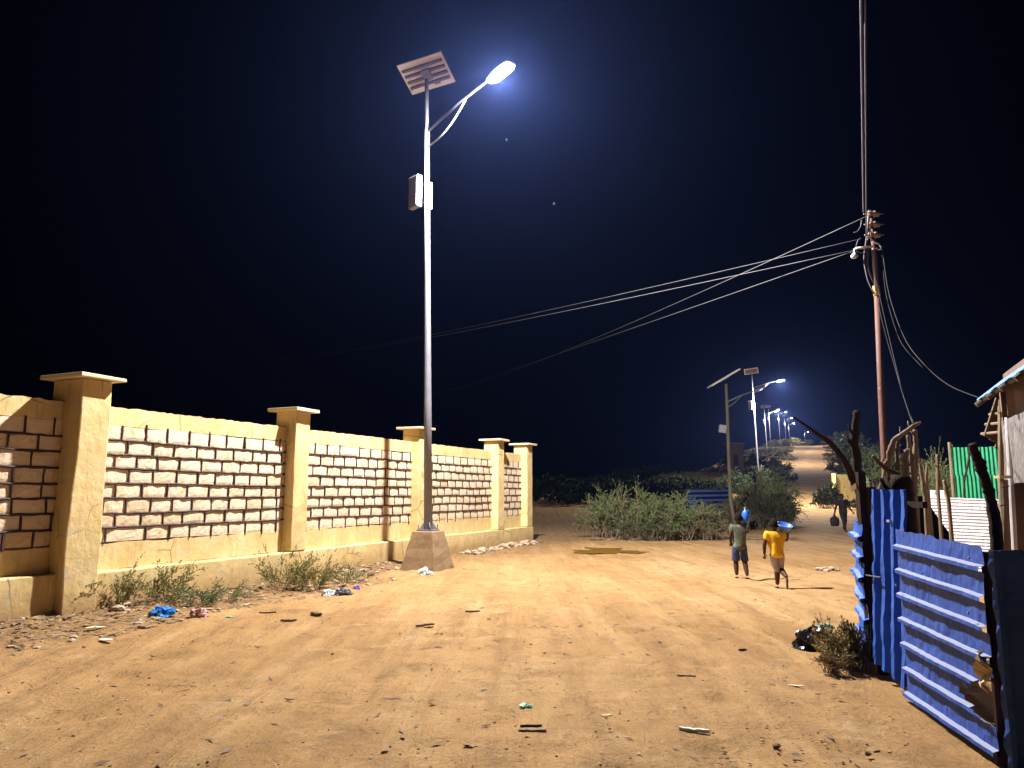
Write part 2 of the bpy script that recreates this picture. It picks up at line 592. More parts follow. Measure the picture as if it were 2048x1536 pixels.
M['yellow_wall'] = mat_simple('pale_yellow_render', (0.78, 0.66, 0.28), (0.70, 0.58, 0.24), 1.4, 0.9, bmp=0.2, spots=(0.36, 0.33, 0.22), spot_amt=(0.58, 0.66), spot_scale=1.8)
M['leaf'] = mat_leaf('thorn_leaf', (0.052, 0.080, 0.024), (0.110, 0.150, 0.048))
M['leaf_pale_lit'] = mat_leaf('pale_lit_thorn_leaf', (0.12, 0.17, 0.07), (0.20, 0.25, 0.11))  # pale leaf; also carries the lamp brightness of the lit bushes
M['leaf_dry'] = mat_leaf('dry_leaf', (0.085, 0.075, 0.030), (0.12, 0.11, 0.04), (0.14, 0.085, 0.04))
M['leaf_night'] = mat_leaf('night_dark_leaf', (0.012, 0.017, 0.009), (0.020, 0.027, 0.013))  # leaf tone darkened so the scrub looks unlit
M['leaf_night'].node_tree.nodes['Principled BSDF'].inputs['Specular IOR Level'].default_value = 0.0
M['leaf_straw'] = mat_leaf('straw_leaf', (0.24, 0.17, 0.06), (0.32, 0.26, 0.10))
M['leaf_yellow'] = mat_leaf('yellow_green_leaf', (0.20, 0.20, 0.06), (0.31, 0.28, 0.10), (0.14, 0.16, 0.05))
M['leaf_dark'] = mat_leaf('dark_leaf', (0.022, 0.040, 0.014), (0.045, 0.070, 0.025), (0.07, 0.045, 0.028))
M['twig'] = mat_simple('grey_twig', (0.22, 0.16, 0.10), (0.13, 0.085, 0.055), 6, 0.9, bmp=0)
M['shade_black'] = mat_simple('unlit_black', (0.005, 0.0045, 0.004), None, 5, 0.9, bmp=0.3)  # near-black stands in for darkness on the far poles and on the added shade board
M['stone'] = mat_simple('pale_stone', (0.45, 0.35, 0.25), (0.32, 0.23, 0.15), 7, 0.95, bmp=0.5)
M['stone_white'] = mat_simple('whitish_rubble', (0.46, 0.37, 0.29), (0.30, 0.21, 0.14), 7, 0.95, bmp=0.5)
M['stone_dark'] = mat_simple('dark_clod', (0.10, 0.055, 0.03), (0.16, 0.09, 0.05), 7, 0.95, bmp=0.5)
M['litter'] = mat_simple('dead_leaf_litter', (0.30, 0.19, 0.10), (0.12, 0.07, 0.035), 3, 0.9, bmp=0)


def mat_plastic(name, col, rough=0.3, trans=0.0):
    m, nt, b = new_mat(name)
    f = tex_noise(nt, 18, 4, 0.6, world_pos(nt))
    nt.links.new(ramp(nt, f, [(0.3, col), (0.75, tuple(min(1, c * 1.35 + 0.02) for c in col))]), b.inputs['Base Color'])
    b.inputs['Roughness'].default_value = rough
    b.inputs['Alpha'].default_value = 1.0 - trans
    return m


M['bag_blue'] = mat_plastic('blue_plastic_film', (0.02, 0.20, 0.60))
M['bag_pink'] = mat_plastic('pinkish_plastic_film', (0.52, 0.30, 0.28))
M['bag_black'] = mat_plastic('black_plastic_film', (0.012, 0.012, 0.015), 0.28)
M['bag_pale'] = mat_plastic('pale_plastic_film', (0.50, 0.58, 0.60))
M['bag_green'] = mat_plastic('green_plastic_film', (0.16, 0.48, 0.30))
M['bag_purple'] = mat_plastic('purple_blue_film', (0.14, 0.12, 0.52))
M['bag_grey'] = mat_plastic('grey_plastic_film', (0.10, 0.09, 0.13))
M['bottle'] = mat_plastic('light_blue_plastic', (0.22, 0.48, 0.60), 0.25)
M['jug_blue'] = mat_plastic('strong_blue_plastic', (0.02, 0.13, 0.62), 0.35)
M['basin_blue'] = mat_plastic('worn_blue_plastic', (0.05, 0.12, 0.42), 0.35)
M['paper'] = mat_simple('pale_card', (0.62, 0.50, 0.30), (0.55, 0.42, 0.24), 9, 0.85, bmp=0.1)
M['white'] = mat_simple('white_scrap', (0.74, 0.72, 0.68), None, 9, 0.7, bmp=0.1)
M['skin'] = mat_simple('dark_skin', (0.085, 0.040, 0.024), (0.065, 0.030, 0.018), 12, 0.55, bmp=0.05)
M['hair'] = mat_simple('black_hair', (0.010, 0.008, 0.007), None, 40, 0.85, bmp=0.5)
for k_ in ('drop', 'wire', 'cable', 'wood_dark', 'shade_black', 'skin', 'hair'): M[k_].node_tree.nodes['Principled BSDF'].inputs['Specular IOR Level'].default_value = 0.12
M['eye'] = mat_simple('eye', (0.5, 0.48, 0.45), None, 4, 0.3, bmp=0)
M['shirt_yellow'] = mat_simple('yellow_cotton', (0.84, 0.48, 0.006), (0.76, 0.41, 0.004), 7, 0.85, bmp=0.5, bdist=0.02)
M['shorts_pale'] = mat_simple('pale_mauve_cotton', (0.46, 0.38, 0.42), (0.34, 0.26, 0.30), 12, 0.85, bmp=0.4)
M['shirt_green'] = mat_simple('mottled_green_cotton', (0.055, 0.075, 0.055), (0.12, 0.13, 0.09), 14, 0.85, bmp=0.4, spots=(0.22, 0.22, 0.18), spot_amt=(0.60, 0.66), spot_scale=16)
M['shorts_navy'] = mat_simple('navy_cotton', (0.02, 0.035, 0.12), (0.03, 0.05, 0.16), 9, 0.85, bmp=0.4)
M['cloth_black'] = mat_simple('black_cloth', (0.014, 0.012, 0.014), (0.022, 0.018, 0.02), 9, 0.85, bmp=0.3)
M['cap_pale'] = mat_simple('pale_grey_cap', (0.30, 0.32, 0.28), (0.18, 0.2, 0.17), 12, 0.85, bmp=0.3)


def mat_wet():
    m, nt, b = new_mat('wet_ground')
    f = tex_noise(nt, 5.0, 6, 0.65, world_pos(nt))
    nt.links.new(ramp(nt, f, [(0.35, (0.13, 0.065, 0.006)), (0.7, (0.20, 0.11, 0.015))]), b.inputs['Base Color'])
    b.inputs['Roughness'].default_value = 0.35
    return m


M['wet'] = mat_wet()

# ------------------------------------------------------------------ ground, split into road and verges along one shared edge
def graded(spans):
    out = []
    for a, b, st in spans:
        n = max(1, int(round((b - a) / st)))
        out += [a + (b - a) * i / n for i in range(n)]
    out.append(spans[-1][1])
    return np.array(out)


def build_ground():
    xs = graded([(-130, -60, 10), (-60, -20, 4), (-20, -8, 0.5), (-8, 8, 0.07), (8, 22, 0.35), (22, 60, 1.5), (60, 330, 5)])
    ys = graded([(-40, -6, 5), (-6, 2, 0.5), (2, 11, 0.05), (11, 24, 0.11), (24, 60, 0.6), (60, 160, 2), (160, 640, 6)])
    X, Y = np.meshgrid(xs, ys)
    Z = height(X, Y)
    near = (1 - smooth(14, 30, Y)) * (1 - smooth(9, 14, np.abs(X)))
    crumb = np.abs(vnoise(X * 6.5, Y * 5.0)) * 0.018 + vnoise(X * 13, Y * 11) * 0.010
    foot = np.clip(vnoise(X * 3.2 + 40, Y * 2.6 + 11) - 0.12, 0, 1) * -0.10
    Z = Z + near * (crumb + foot)
    nx, ny = len(xs), len(ys)
    verts = np.stack([X.ravel(), Y.ravel(), Z.ravel()], 1)
    i = np.arange((nx - 1) * (ny - 1))
    r, c = i // (nx - 1), i % (nx - 1)
    a = r * nx + c
    faces = np.stack([a, a + 1, a + nx + 1, a + nx], 1)
    cx = (xs[c] + xs[c + 1]) / 2
    cyy = (ys[r] + ys[r + 1]) / 2
    wleft = W0.x + (cyy - W0.y) * WD.x / WD.y + 1.3 + 0.5 * vnoise(cyy * .6, cyy * 0)
    left = np.where(cyy < 21, wleft, road_x(cyy) - 3.2 - 0.8 * smooth(30, 60, cyy) * 0)
    left = np.where((cyy > 21) & (cyy < 27), np.minimum(road_x(cyy) - 3.0, 2.6 + (cyy - 21) * 1.2), left)
    right = np.where(cyy < 12, 3.2 + 0 * cyy, road_x(cyy) + 3.4)
    wob = 0.5 * vnoise(cyy * .9 + 3, cyy * 0 + 4)
    isroad = (cx > left + wob) & (cx < right + wob) & (cyy > -6)
    for name, sel in (('road', isroad), ('ground', ~isroad)):
        f = faces[sel]
        used = np.unique(f)
        remap = np.zeros(len(verts), int)
        remap[used] = np.arange(len(used))
        me = bpy.data.meshes.new(name)
        v = verts[used]
        f = remap[f]
        me.vertices.add(len(v))
        me.vertices.foreach_set('co', v.ravel())
        me.loops.add(f.size)
        me.loops.foreach_set('vertex_index', f.ravel().astype(np.int32))
        me.polygons.add(len(f))
        me.polygons.foreach_set('loop_start', np.arange(0, f.size, 4, dtype=np.int32))
        me.polygons.foreach_set('use_smooth', np.ones(len(f), bool))
        me.update(calc_edges=True)
        me.validate()
        me.materials.append(M['ground'])
        o = bpy.data.objects.new(name, me)
        COL.objects.link(o)
        tag(o, {'road': 'trodden sandy dirt road running between wall and fence and up the hill',
                'ground': 'sandy ground beside the dirt road with litter and scrub'}[name], kind='structure')


build_ground()

# haze: one closed box of thin blue haze round everything, added for the lamps' glow
hz = MB().box((100, 300, 22.0), (480, 700, 49.0))
m_, nt_, b_ = new_mat('glow_haze')
nt_.nodes.remove(b_)
pv = nt_.nodes.new('ShaderNodeVolumePrincipled')
pv.inputs['Density'].default_value = HAZE_DENSITY
pv.inputs['Color'].default_value = (0.21, 0.33, 1.0, 1)
pv.inputs['Anisotropy'].default_value = 0.72
nt_.links.new(pv.outputs[0], nt_.nodes['Material Output'].inputs['Volume'])
o = hz.build('added_glow_haze', m_)
tag(o, kind='stuff')

# puddle
def blob_sheet(name, cx, cy, pts, mat, lift, n=60, seed=1):
    rng = random.Random(seed)
    vs = [(cx, cy)]
    for k in range(n):
        a = k * 2 * math.pi / n
        rx, ry = pts
        w = 1 + 0.30 * math.sin(3 * a + seed) + 0.22 * math.sin(7 * a + 2 * seed) + 0.12 * math.sin(13 * a) + rng.uniform(-.08, .08)
        vs.append((cx + rx * w * math.cos(a), cy + ry * w * math.sin(a)))
    mid = [((x + cx) / 2, (y + cy) / 2) for x, y in vs[1:]]
    allv = [vs[0]] + mid + vs[1:]
    v3 = [(x, y, gz(x, y) + lift) for x, y in allv]
    fs = [(0, 1 + k, 1 + (k + 1) % n) for k in range(n)] + [(1 + k, 1 + n + k, 1 + n + (k + 1) % n, 1 + (k + 1) % n) for k in range(n)]
    return MB().add(v3, fs).build(name, mat, smooth_=True)


p = place(1215, 1103)
o = blob_sheet('puddle', p.x, p.y, (0.85, 0.75), M['wet'], 0.012, seed=3)
tag(o, 'dark damp puddle in the sand beyond the end of the wall', kind='structure')

# ------------------------------------------------------------------ compound wall
FZ0, FZ1 = 0.90, 2.55           # blockwork field
TOP = 2.82
PIL = [(-0.50, -0.06), (3.93, 4.35), (8.42, 8.86), (12.93, 13.37), (15.14, 15.58)]
T_START = -3.4


def build_wall():
    rng = random.Random(11)
    w = thing('compound_wall', W0, 'long yellow plastered compound wall with pale blocks, dark pointing and capped pillars', 'wall', rotz=WANG)

    def L(t, off, z):             # wall frame: x along, -y towards the road
        return (t, -off, z)

    def slab(t0, t1, o0, o1, z0, z1, wob=0.0, step=0.25, ztop=None):
        """Box from off o0 (back) to o1 (front) whose front and top wander a little."""
        mb = MB()
        n = max(1, int((t1 - t0) / step))
        vs, fs = [], []
        nz = max(1, int((z1 - z0) / 0.3))
        for i in range(n + 1):
            t = t0 + (t1 - t0) * i / n
            zt = z1 + (rng.uniform(-wob, wob) if wob else 0)
            col = [(o0, z0)] + [(o1 + (mnoise.noise(Vector((t * 1.3, k * .7, z0 * 3))) * 0.012), z0 + (zt - z0) * k / nz) for k in range(nz + 1)] + [(o0, zt)]
            vs += [L(t, a, b) for a, b in col]
        m = nz + 3
        for i in range(n):
            for k in range(m):
                a = i * m + k
                b = i * m + (k + 1) % m
                fs.append((a, b, b + m, a + m))
        fs.append(tuple(range(m - 1, -1, -1)))
        fs.append(tuple(n * m + k for k in range(m)))
        return mb.add(vs, fs)

    spans = [(T_START, PIL[0][0])] + [(PIL[i][1], PIL[i + 1][0]) for i in range(4)]
    # plinth, continuous under the panels
    slab(T_START, PIL[0][0] - 0.002, -0.45, -0.02, -0.4, 0.56, 0.006).build('plinth', M['plaster'], w, local=True, bevel=0.02)
    slab(PIL[0][1] + 0.002, 15.66, -0.45, 0.0, -0.4, 0.52, 0.006).build('plinth', M['plaster'], w, local=True, bevel=0.02)
    for (a, b) in spans:
        slab(a, b, -0.45, -0.275, 0.515, 2.70, 0).build('backing', M['recess'], w, local=True)
        slab(a, b, -0.27, -0.21, 0.525, FZ0 - 0.01, 0.012, 0.12).build('lower_band', M['plaster'], w, local=True)
        slab(a, b, -0.46, -0.21, FZ1 + 0.005, TOP, 0.012, 0.07).build('upper_band', M['plaster'], w, local=True)
    # pillars and their caps
    for i, (a, b) in enumerate(PIL):
        z0 = -0.4 if i == 0 else 0.525
        f = 0.13 if i == 0 else 0.005
        mb = MB()
        vs, fs = [], []
        nz = 14
        zt = 3.12
        for k in range(nz + 1):
            z = z0 + (zt - z0) * k / nz
            e = (0.04 * (1 - k / nz) + (0.05 * math.exp(-((z - 0.9) / .7) ** 2))) if i == 0 else 0.0
            j = lambda: rng.uniform(-.006, .006)
            vs += [L(a - e + j(), f + j(), z), L(b + j(), f + j(), z), L(b, -0.47, z), L(a, -0.47, z)]
        for k in range(nz):
            for q in range(4):
                fs.append((k * 4 + q, k * 4 + (q + 1) % 4, (k + 1) * 4 + (q + 1) % 4, (k + 1) * 4 + q))
        fs += [(3, 2, 1, 0), tuple(nz * 4 + q for q in range(4))]
        mb.add(vs, fs)
        p_ = mb.build('pillar', M['plaster'], w, local=True, bevel=0.018)
        c = MB()
        c.box(L((a + b) / 2, (f - 0.47) / 2 + 0.0, 3.15), (b - a + 0.24, f + 0.47 + 0.24, 0.055), jit=0.006, rng=rng)
        c.build('pillar_cap', M['cap'], p_, local=True, bevel=0.008)
    # courses
    rows = 8
    ch = (FZ1 - FZ0) / rows
    blocks = []
    for (a, b) in spans:
        mb = MB()
        def ridge(t0, z0, t1, z1, w0=0.030, proud=0.014):
            n = max(2, int(math.hypot(t1 - t0, z1 - z0) / 0.09))
            pts, rad = [], []
            for q in range(n + 1):
                k = q / n
                pts.append(L(t0 + (t1 - t0) * k + rng.uniform(-.005, .005), -0.212 + proud * 0.35 + rng.uniform(-.005, .006), z0 + (z1 - z0) * k + rng.uniform(-.006, .006)))
                rad.append(w0 * rng.uniform(0.33, 0.58))
            mb.tube(pts, rad, 5)
        levels = []
        for r_ in range(rows + 1):
            levels.append(lambda t, r_=r_: FZ0 + r_ * ch + 0.022 * mnoise.noise(Vector((t * 0.45, r_ * 3.1, a))) )
        for r_ in range(1, rows):
            n = max(1, int((b - a) / 0.45))
            for q in range(n):
                t0 = a + (b - a) * q / n
                t1 = a + (b - a) * (q + 1) / n
                ridge(t0, levels[r_](t0), t1, levels[r_](t1), 0.036)
        for r_ in range(rows):
            t = a - (0.0 if r_ % 2 else 0.2) + rng.uniform(-.03, .03)
            joints = []
            while t < b:
                t += 0.41 + rng.uniform(-.045, .045)
                if rng.random() < 0.05: t += rng.choice((-0.2, 0.3))
                if t > a + 0.06 and t < b - 0.05: joints.append(t)
            ed = [a] + joints + [b]
            for t in joints:
                z0, z1 = levels[r_](t), levels[r_ + 1](t)
                if r_ == rows - 1: z1 += rng.uniform(0.0, 0.05)
                if r_ == 0: z0 -= rng.uniform(-0.03, 0.07)
                ridge(t, z0, t + rng.uniform(-.008, .008), z1, 0.030)
            for q in range(len(ed) - 1):
                t0, t1 = ed[q], ed[q + 1]
                tm = (t0 + t1) / 2
                z0, z1 = levels[r_](tm), levels[r_ + 1](tm)
                blocks.append((tm, (z0 + z1) / 2, t1 - t0 - 0.005, z1 - z0 - 0.005))
        mb.build('pointing', M['mortar'], w, local=True)
    # individual blocks: a handful of shared meshes, scaled to fit
    shapes = []
    for k in range(7):
        mb = MB()
        vs = []
        nu, nv = 5, 4
        for j in range(nv + 1):
            for i in range(nu + 1):
                u, v = i / nu - .5, j / nv - .5
                edge = (abs(u) > .49 or abs(v) > .49)
                y = -(0.008 * mnoise.noise(Vector((u * 4 + k * 9, v * 3, k))) + (-0.005 if edge else 0.003))
                vs.append((u, y, v))
        fs = [(j * (nu + 1) + i, j * (nu + 1) + i + 1, (j + 1) * (nu + 1) + i + 1, (j + 1) * (nu + 1) + i) for j in range(nv) for i in range(nu)]
        c4 = [0, nu, (nv + 1) * (nu + 1) - 1, nv * (nu + 1)]
        n0 = len(vs)
        vs += [(x, 0.055, z) for x, y, z in [vs[c] for c in c4]]
        fs += [(n0, n0 + 3, n0 + 2, n0 + 1), (c4[0], n0, n0 + 1, c4[1]), (c4[1], n0 + 1, n0 + 2, c4[2]), (c4[2], n0 + 2, n0 + 3, c4[3]), (c4[3], n0 + 3, n0, c4[0])]
        mb.add(vs, fs)
        shapes.append(mb.mesh('brick', M['block']))
    def dist(bk):
        pt = wall(bk[0])
        vis = px_in(pt)
        return (0 if vis else 1, pt.y)
    def px_in(pt):
        return pt.y > 3 and abs(pt.x / pt.y) < 0.70
    blocks.sort(key=dist)
    for i, (t, z, bw, bh) in enumerate(blocks[:296]):
        o = bpy.data.objects.new('brick', shapes[i % 7])
        COL.objects.link(o)
        o.parent = w
        o.location = (t, 0.212 + rng.uniform(-.005, .006), z)
        o.rotation_euler = (0, rng.uniform(-.012, .012), rng.uniform(-.02, .02))
        o.scale = (bw, 1, bh)
    rest = MB()
    for (t, z, bw, bh) in blocks[296:]:
        rest.box((t, 0.24, z), (bw, 0.06, bh), jit=0.003, rng=rng)
    if blocks[296:]:
        o = rest.build('blockwork', M['block'], w, local=True)
        o['kind'] = 'stuff'
    return w


build_wall()

# ------------------------------------------------------------------ solar street lamps
def lamp_light(name, loc, parent, power, radius=0.12):
    d = bpy.data.lights.new(name, 'POINT')
    d.energy = power
    d.color = (1.0, 0.965, 0.93)
    d.shadow_soft_size = radius
    d.use_nodes = True
    nt = d.node_tree
    em = nt.nodes['Emission']
    tc = nt.nodes.new('ShaderNodeTexCoord')
    sep = nt.nodes.new('ShaderNodeSeparateXYZ')
    nt.links.new(tc.outputs['Normal'], sep.inputs[0])
    r = nt.nodes.new('ShaderNodeFloatCurve')
    mr = nt.nodes.new('ShaderNodeMapRange')
    mr.inputs['From Min'].default_value = -1
    mr.inputs['From Max'].default_value = 1
    nt.links.new(sep.outputs[2], mr.inputs[0])
    nt.links.new(mr.outputs[0], r.inputs['Value'])
    cv = r.mapping.curves[0]
    pts = [(0.0, 0.50), (0.05, 0.53), (0.15, 0.68), (0.24, 0.76), (0.33, 0.50), (0.43, 0.34), (0.49, 0.22), (0.55, 0.09), (1.0, 0.05)]
    cv.points[0].location = pts[0]
    cv.points[1].location = pts[-1]
    for q in pts[1:-1]: cv.points.new(*q)
    r.mapping.update()
    nt.links.new(r.outputs[0], em.inputs['Strength'])
    o = bpy.data.objects.new(name, d)
    COL.objects.link(o)
    o.parent = parent
    o.location = loc
    return o


def street_lamp(base, label, lean=(-0.20, 0.0), group='solar street lamps along the road', power=LAMP_POWER):
    """Local frame = world axes; base at the foot of the footing."""
    root = thing('street_lamp', base, label, 'street lamp', group)
    P = lambda z: Vector((lean[0] * (z - 0.8) / 10.4, lean[1] * (z - 0.8) / 10.4, z))
    # footing, square to the wall
    q = Matrix.Rotation(WANG, 3, 'Z')
    ft = MB()
    vs = []
    levels = 6
    rng = random.Random(4)
    for k in range(levels + 1):
        z = -0.25 + 1.05 * k / levels
        h = 0.42 + (0.25 - 0.42) * max(0, z) / 0.8
        for sx, sy in ((-1, -1), (1, -1), (1, 1), (-1, 1)):
            vs.append(q @ Vector((sx * h + rng.uniform(-.012, .012), sy * h + rng.uniform(-.012, .012), z)))
    fs = [(k * 4 + i, k * 4 + (i + 1) % 4, (k + 1) * 4 + (i + 1) % 4, (k + 1) * 4 + i) for k in range(levels) for i in range(4)]
    fs += [(3, 2, 1, 0), tuple(levels * 4 + i for i in range(4))]
    ft.add(vs, fs).build('footing', M['concrete'], root, local=True, bevel=0.02)
    MB().tube([P(z) for z in (0.80, 3.5, 6.5, 9.4)], [0.092, 0.080, 0.068, 0.058], 20).build('pole', M['galv'], root, smooth_=True, local=True)
    MB().tube([P(z) for z in (9.4, 10.2, 11.02)], [0.046, 0.045, 0.044], 16).build('upper_pole', M['galv'], root, smooth_=True, local=True)
    fl = MB()
    fl.box((0, 0, 0.815), (0.36, 0.36, 0.025), q)
    fl.build('base_plate', M['galv'], root, local=True)
    for a in range(4):
        an = WANG + a * math.pi / 2 + math.pi / 4
        d = Vector((math.cos(an), math.sin(an), 0))
        e = Vector((-d.y, d.x, 0)) * 0.005
        vs = [d * 0.08 - e + Vector((0, 0, .83)), d * 0.2 - e + Vector((0, 0, .83)), d * 0.08 - e + Vector((0, 0, 1.0)),
              d * 0.08 + e + Vector((0, 0, .83)), d * 0.2 + e + Vector((0, 0, .83)), d * 0.08 + e + Vector((0, 0, 1.0))]
        MB().add(vs, [(0, 2, 1), (3, 4, 5), (0, 1, 4, 3), (1, 2, 5, 4), (0, 3, 5, 2)]).build('gusset', M['galv'], root, local=True)
    for sx, sy in ((-1, -1), (1, -1), (1, 1), (-1, 1)):
        MB().tube([q @ Vector((sx * .145, sy * .145, .78)), q @ Vector((sx * .145, sy * .145, .93))], 0.014, 8).build('anchor_bolt', M['grey_metal'], root, local=True)
    # solar panel, seen from below
    e1 = Vector((1.05, -0.37, 0.12)).normalized()
    e2 = Vector((0.30, 0.70, -0.35))
    e2 = (e2 - e1 * e2.dot(e1)).normalized()
    nn = e1.cross(e2).normalized()
    if nn.z < 0: nn = -nn
    rot = Matrix((e1, e2, nn)).transposed()
    C = P(11.05) + nn * 0.09 + Vector((-0.02, 0.0, 0.06))
    pa = MB()
    pa.box(C, (1.08, 0.76, 0.008), rot)
    panel = pa.build('solar_panel', M['panel_back'], root, local=True)
    MB().box(C + nn * 0.008, (1.05, 0.73, 0.006), rot).build('cell_sheet', M['panel_cell'], panel, local=True)
    for sx in (-1, 1):
        MB().box(C + e1 * sx * 0.545, (0.03, 0.80, 0.04), rot).build('frame', M['panel_back'], panel, local=True)
    for sy in (-1, 1):
        MB().box(C + e2 * sy * 0.385, (1.06, 0.03, 0.04), rot).build('frame', M['panel_back'], panel, local=True)
    for k in range(4):
        MB().box(C + e2 * (-0.22 + k * 0.15) - nn * 0.030, (1.00, 0.055, 0.055), rot).build('rail', M['rail_metal'], panel, local=True)
    MB().box(C - nn * 0.06 + e1 * 0.02, (0.20, 0.26, 0.05), rot).build('bracket', M['grey_metal'], root, local=True)
    MB().box(C - nn * 0.03 + e1 * 0.16 + e2 * 0.26, (0.14, 0.10, 0.03), rot).build('junction_box', M['grey_metal'], panel, local=True)
    # battery box on the wall side of the pole
    bd = (-WN * 1.0 + WD * -0.15).normalized()
    qb = Matrix.Rotation(R(-46), 3, 'Z')
    bd = Vector((-1, 0.1, 0)).normalized()
    bc = P(8.30) + bd * 0.27
    bx = MB().box(bc, (0.34, 0.13, 0.74), qb).build('battery_box', M['white_metal'], root, local=True, bevel=0.012)
    MB().box(bc + qb @ Vector((0.0, -0.070, 0)), (0.28, 0.010, 0.66), qb).build('lid', M['white_metal'], bx, local=True)
    for dz in (-0.22, 0.22):
        MB().lathe(P(8.25 + dz), [(0.075, -0.02), (0.082, 0), (0.075, 0.02)], 16).build('clamp', M['grey_metal'], root, local=True)
    MB().box(P(8.2) - bd * 0.085, (0.04, 0.05, 0.62), qb).build('cable_duct', M['white_metal'], root, local=True)
    # arm and curved brace
    hd = Vector((1.58, -1.80, 0))
    hd.normalize()
    a0 = P(9.72)
    hl = Vector((1.53, -1.80, 10.10))
    a1 = hl - hd * 0.28 + Vector((0, 0, 0.03))
    MB().tube([a0, a0.lerp(a1, 0.5) + Vector((0, 0, 0.05)), a1, a1 + hd * 0.25 + Vector((0, 0, .02))], 0.030, 12).build('arm', M['galv'], root, smooth_=True, local=True)
    b0 = P(9.36) + hd * 0.03
    b3 = a0.lerp(a1, 0.62)
    pts = []
    for k in range(13):
        s = k / 12
        c1 = b0 + hd * 0.55 + Vector((0, 0, 0.04))
        c2 = b0.lerp(b3, 0.62) + Vector((0, 0, -0.22))
        pts.append(b0 * (1 - s) ** 3 + c1 * 3 * s * (1 - s) ** 2 + c2 * 3 * s * s * (1 - s) + b3 * s ** 3)
    MB().tube(pts, 0.018, 10).build('brace', M['white_metal'], root, smooth_=True, local=True)
    MB().lathe(P(9.55), [(0.062, -0.24), (0.066, 0), (0.06, 0.24)], 16).build('arm_collar', M['galv'], root, local=True)
    # head
    up = Vector((0, 0, 1))
    sd = hd.cross(up).normalized()
    tilt = R(8)
    hx = (hd * math.cos(tilt) + up * math.sin(tilt)).normalized()
    hz_ = sd.cross(hx).normalized()
    rh = Matrix((hx, sd, hz_)).transposed()
    hb = MB()
    vs = []
    prof = [(-0.38, 0.07, 0.035), (-0.30, 0.13, 0.055), (0.0, 0.17, 0.07), (0.30, 0.15, 0.055), (0.36, 0.10, 0.03)]
    for (x, w_, h_) in prof:
        for (yy, zz) in ((-1, 0), (-.8, .7), (0, 1), (.8, .7), (1, 0), (.95, -.25), (-.95, -.25)):
            vs.append(hl + rh @ Vector((x, yy * w_, zz * h_ + 0.02)))
    m7 = 7
    fs = [(i * m7 + k, i * m7 + (k + 1) % m7, (i + 1) * m7 + (k + 1) % m7, (i + 1) * m7 + k) for i in range(4) for k in range(m7)]
    fs += [tuple(range(6, -1, -1)), tuple(28 + k for k in range(7))]
    head = hb.add(vs, fs).build('lamp_head', M['grey_metal'], root, local=True)
    MB().box(hl + rh @ Vector((0.03, 0, -0.012)), (0.50, 0.24, 0.03), rh).build('lens', M['lens'], head, local=True, bevel=0.01)
    lamp_light('lamp_light', hl + Vector((0.02, -0.02, -0.14)), root, power)
    return root


LAMP_BASE = Vector((-1.77, 16.1, 0.0))
lamp0 = street_lamp(LAMP_BASE, 'tall solar street lamp on a concrete block in front of the yellow wall, lamp glaring')

FAR = [  # px of pole foot, distance, label
    (1514, 62, 'lit street lamp standing in the scrub behind the short unlit lamp'),
    (1533, 136, 'lit street lamp beside the yellow-lit scrub part way up the hill'),
    (1541, 172, 'lit street lamp just below the crest on the left verge'),
    (1560, 211, 'lit street lamp at the crest, pole rising straight under the second brightest light'),
    (1572, 254, 'lit street lamp behind the crest bushes, between two other poles'),
    (1579, 312, 'lit street lamp beyond the crest, close to the right of another pole'),
    (1610, 500, 'tiny farthest lit street lamp where the road meets the sky'),
]
for (fx, D, lab) in FAR:
    c = copy_tree(lamp0)
    X = (fx - 1024) / 1500 * D * (1.0)
    c.location = (X, D, gz(X, D) - 0.1)
    c['label'] = lab
    if D < 100:
        for ch in children(c):
            if ch.type == 'LIGHT':
                ch.data = ch.data.copy()
                ch.data.energy = LAMP_POWER * 1.2
    if D > 100:
        for ch in children(c):
            if ch.type == 'LIGHT':
                ch.data = ch.data.copy()
                ch.data.energy = LAMP_POWER * (0.9 if D < 220 else 0.5)
    s_ = 1.0 if D < 100 else 0.93
    c.scale = (s_, s_, s_)


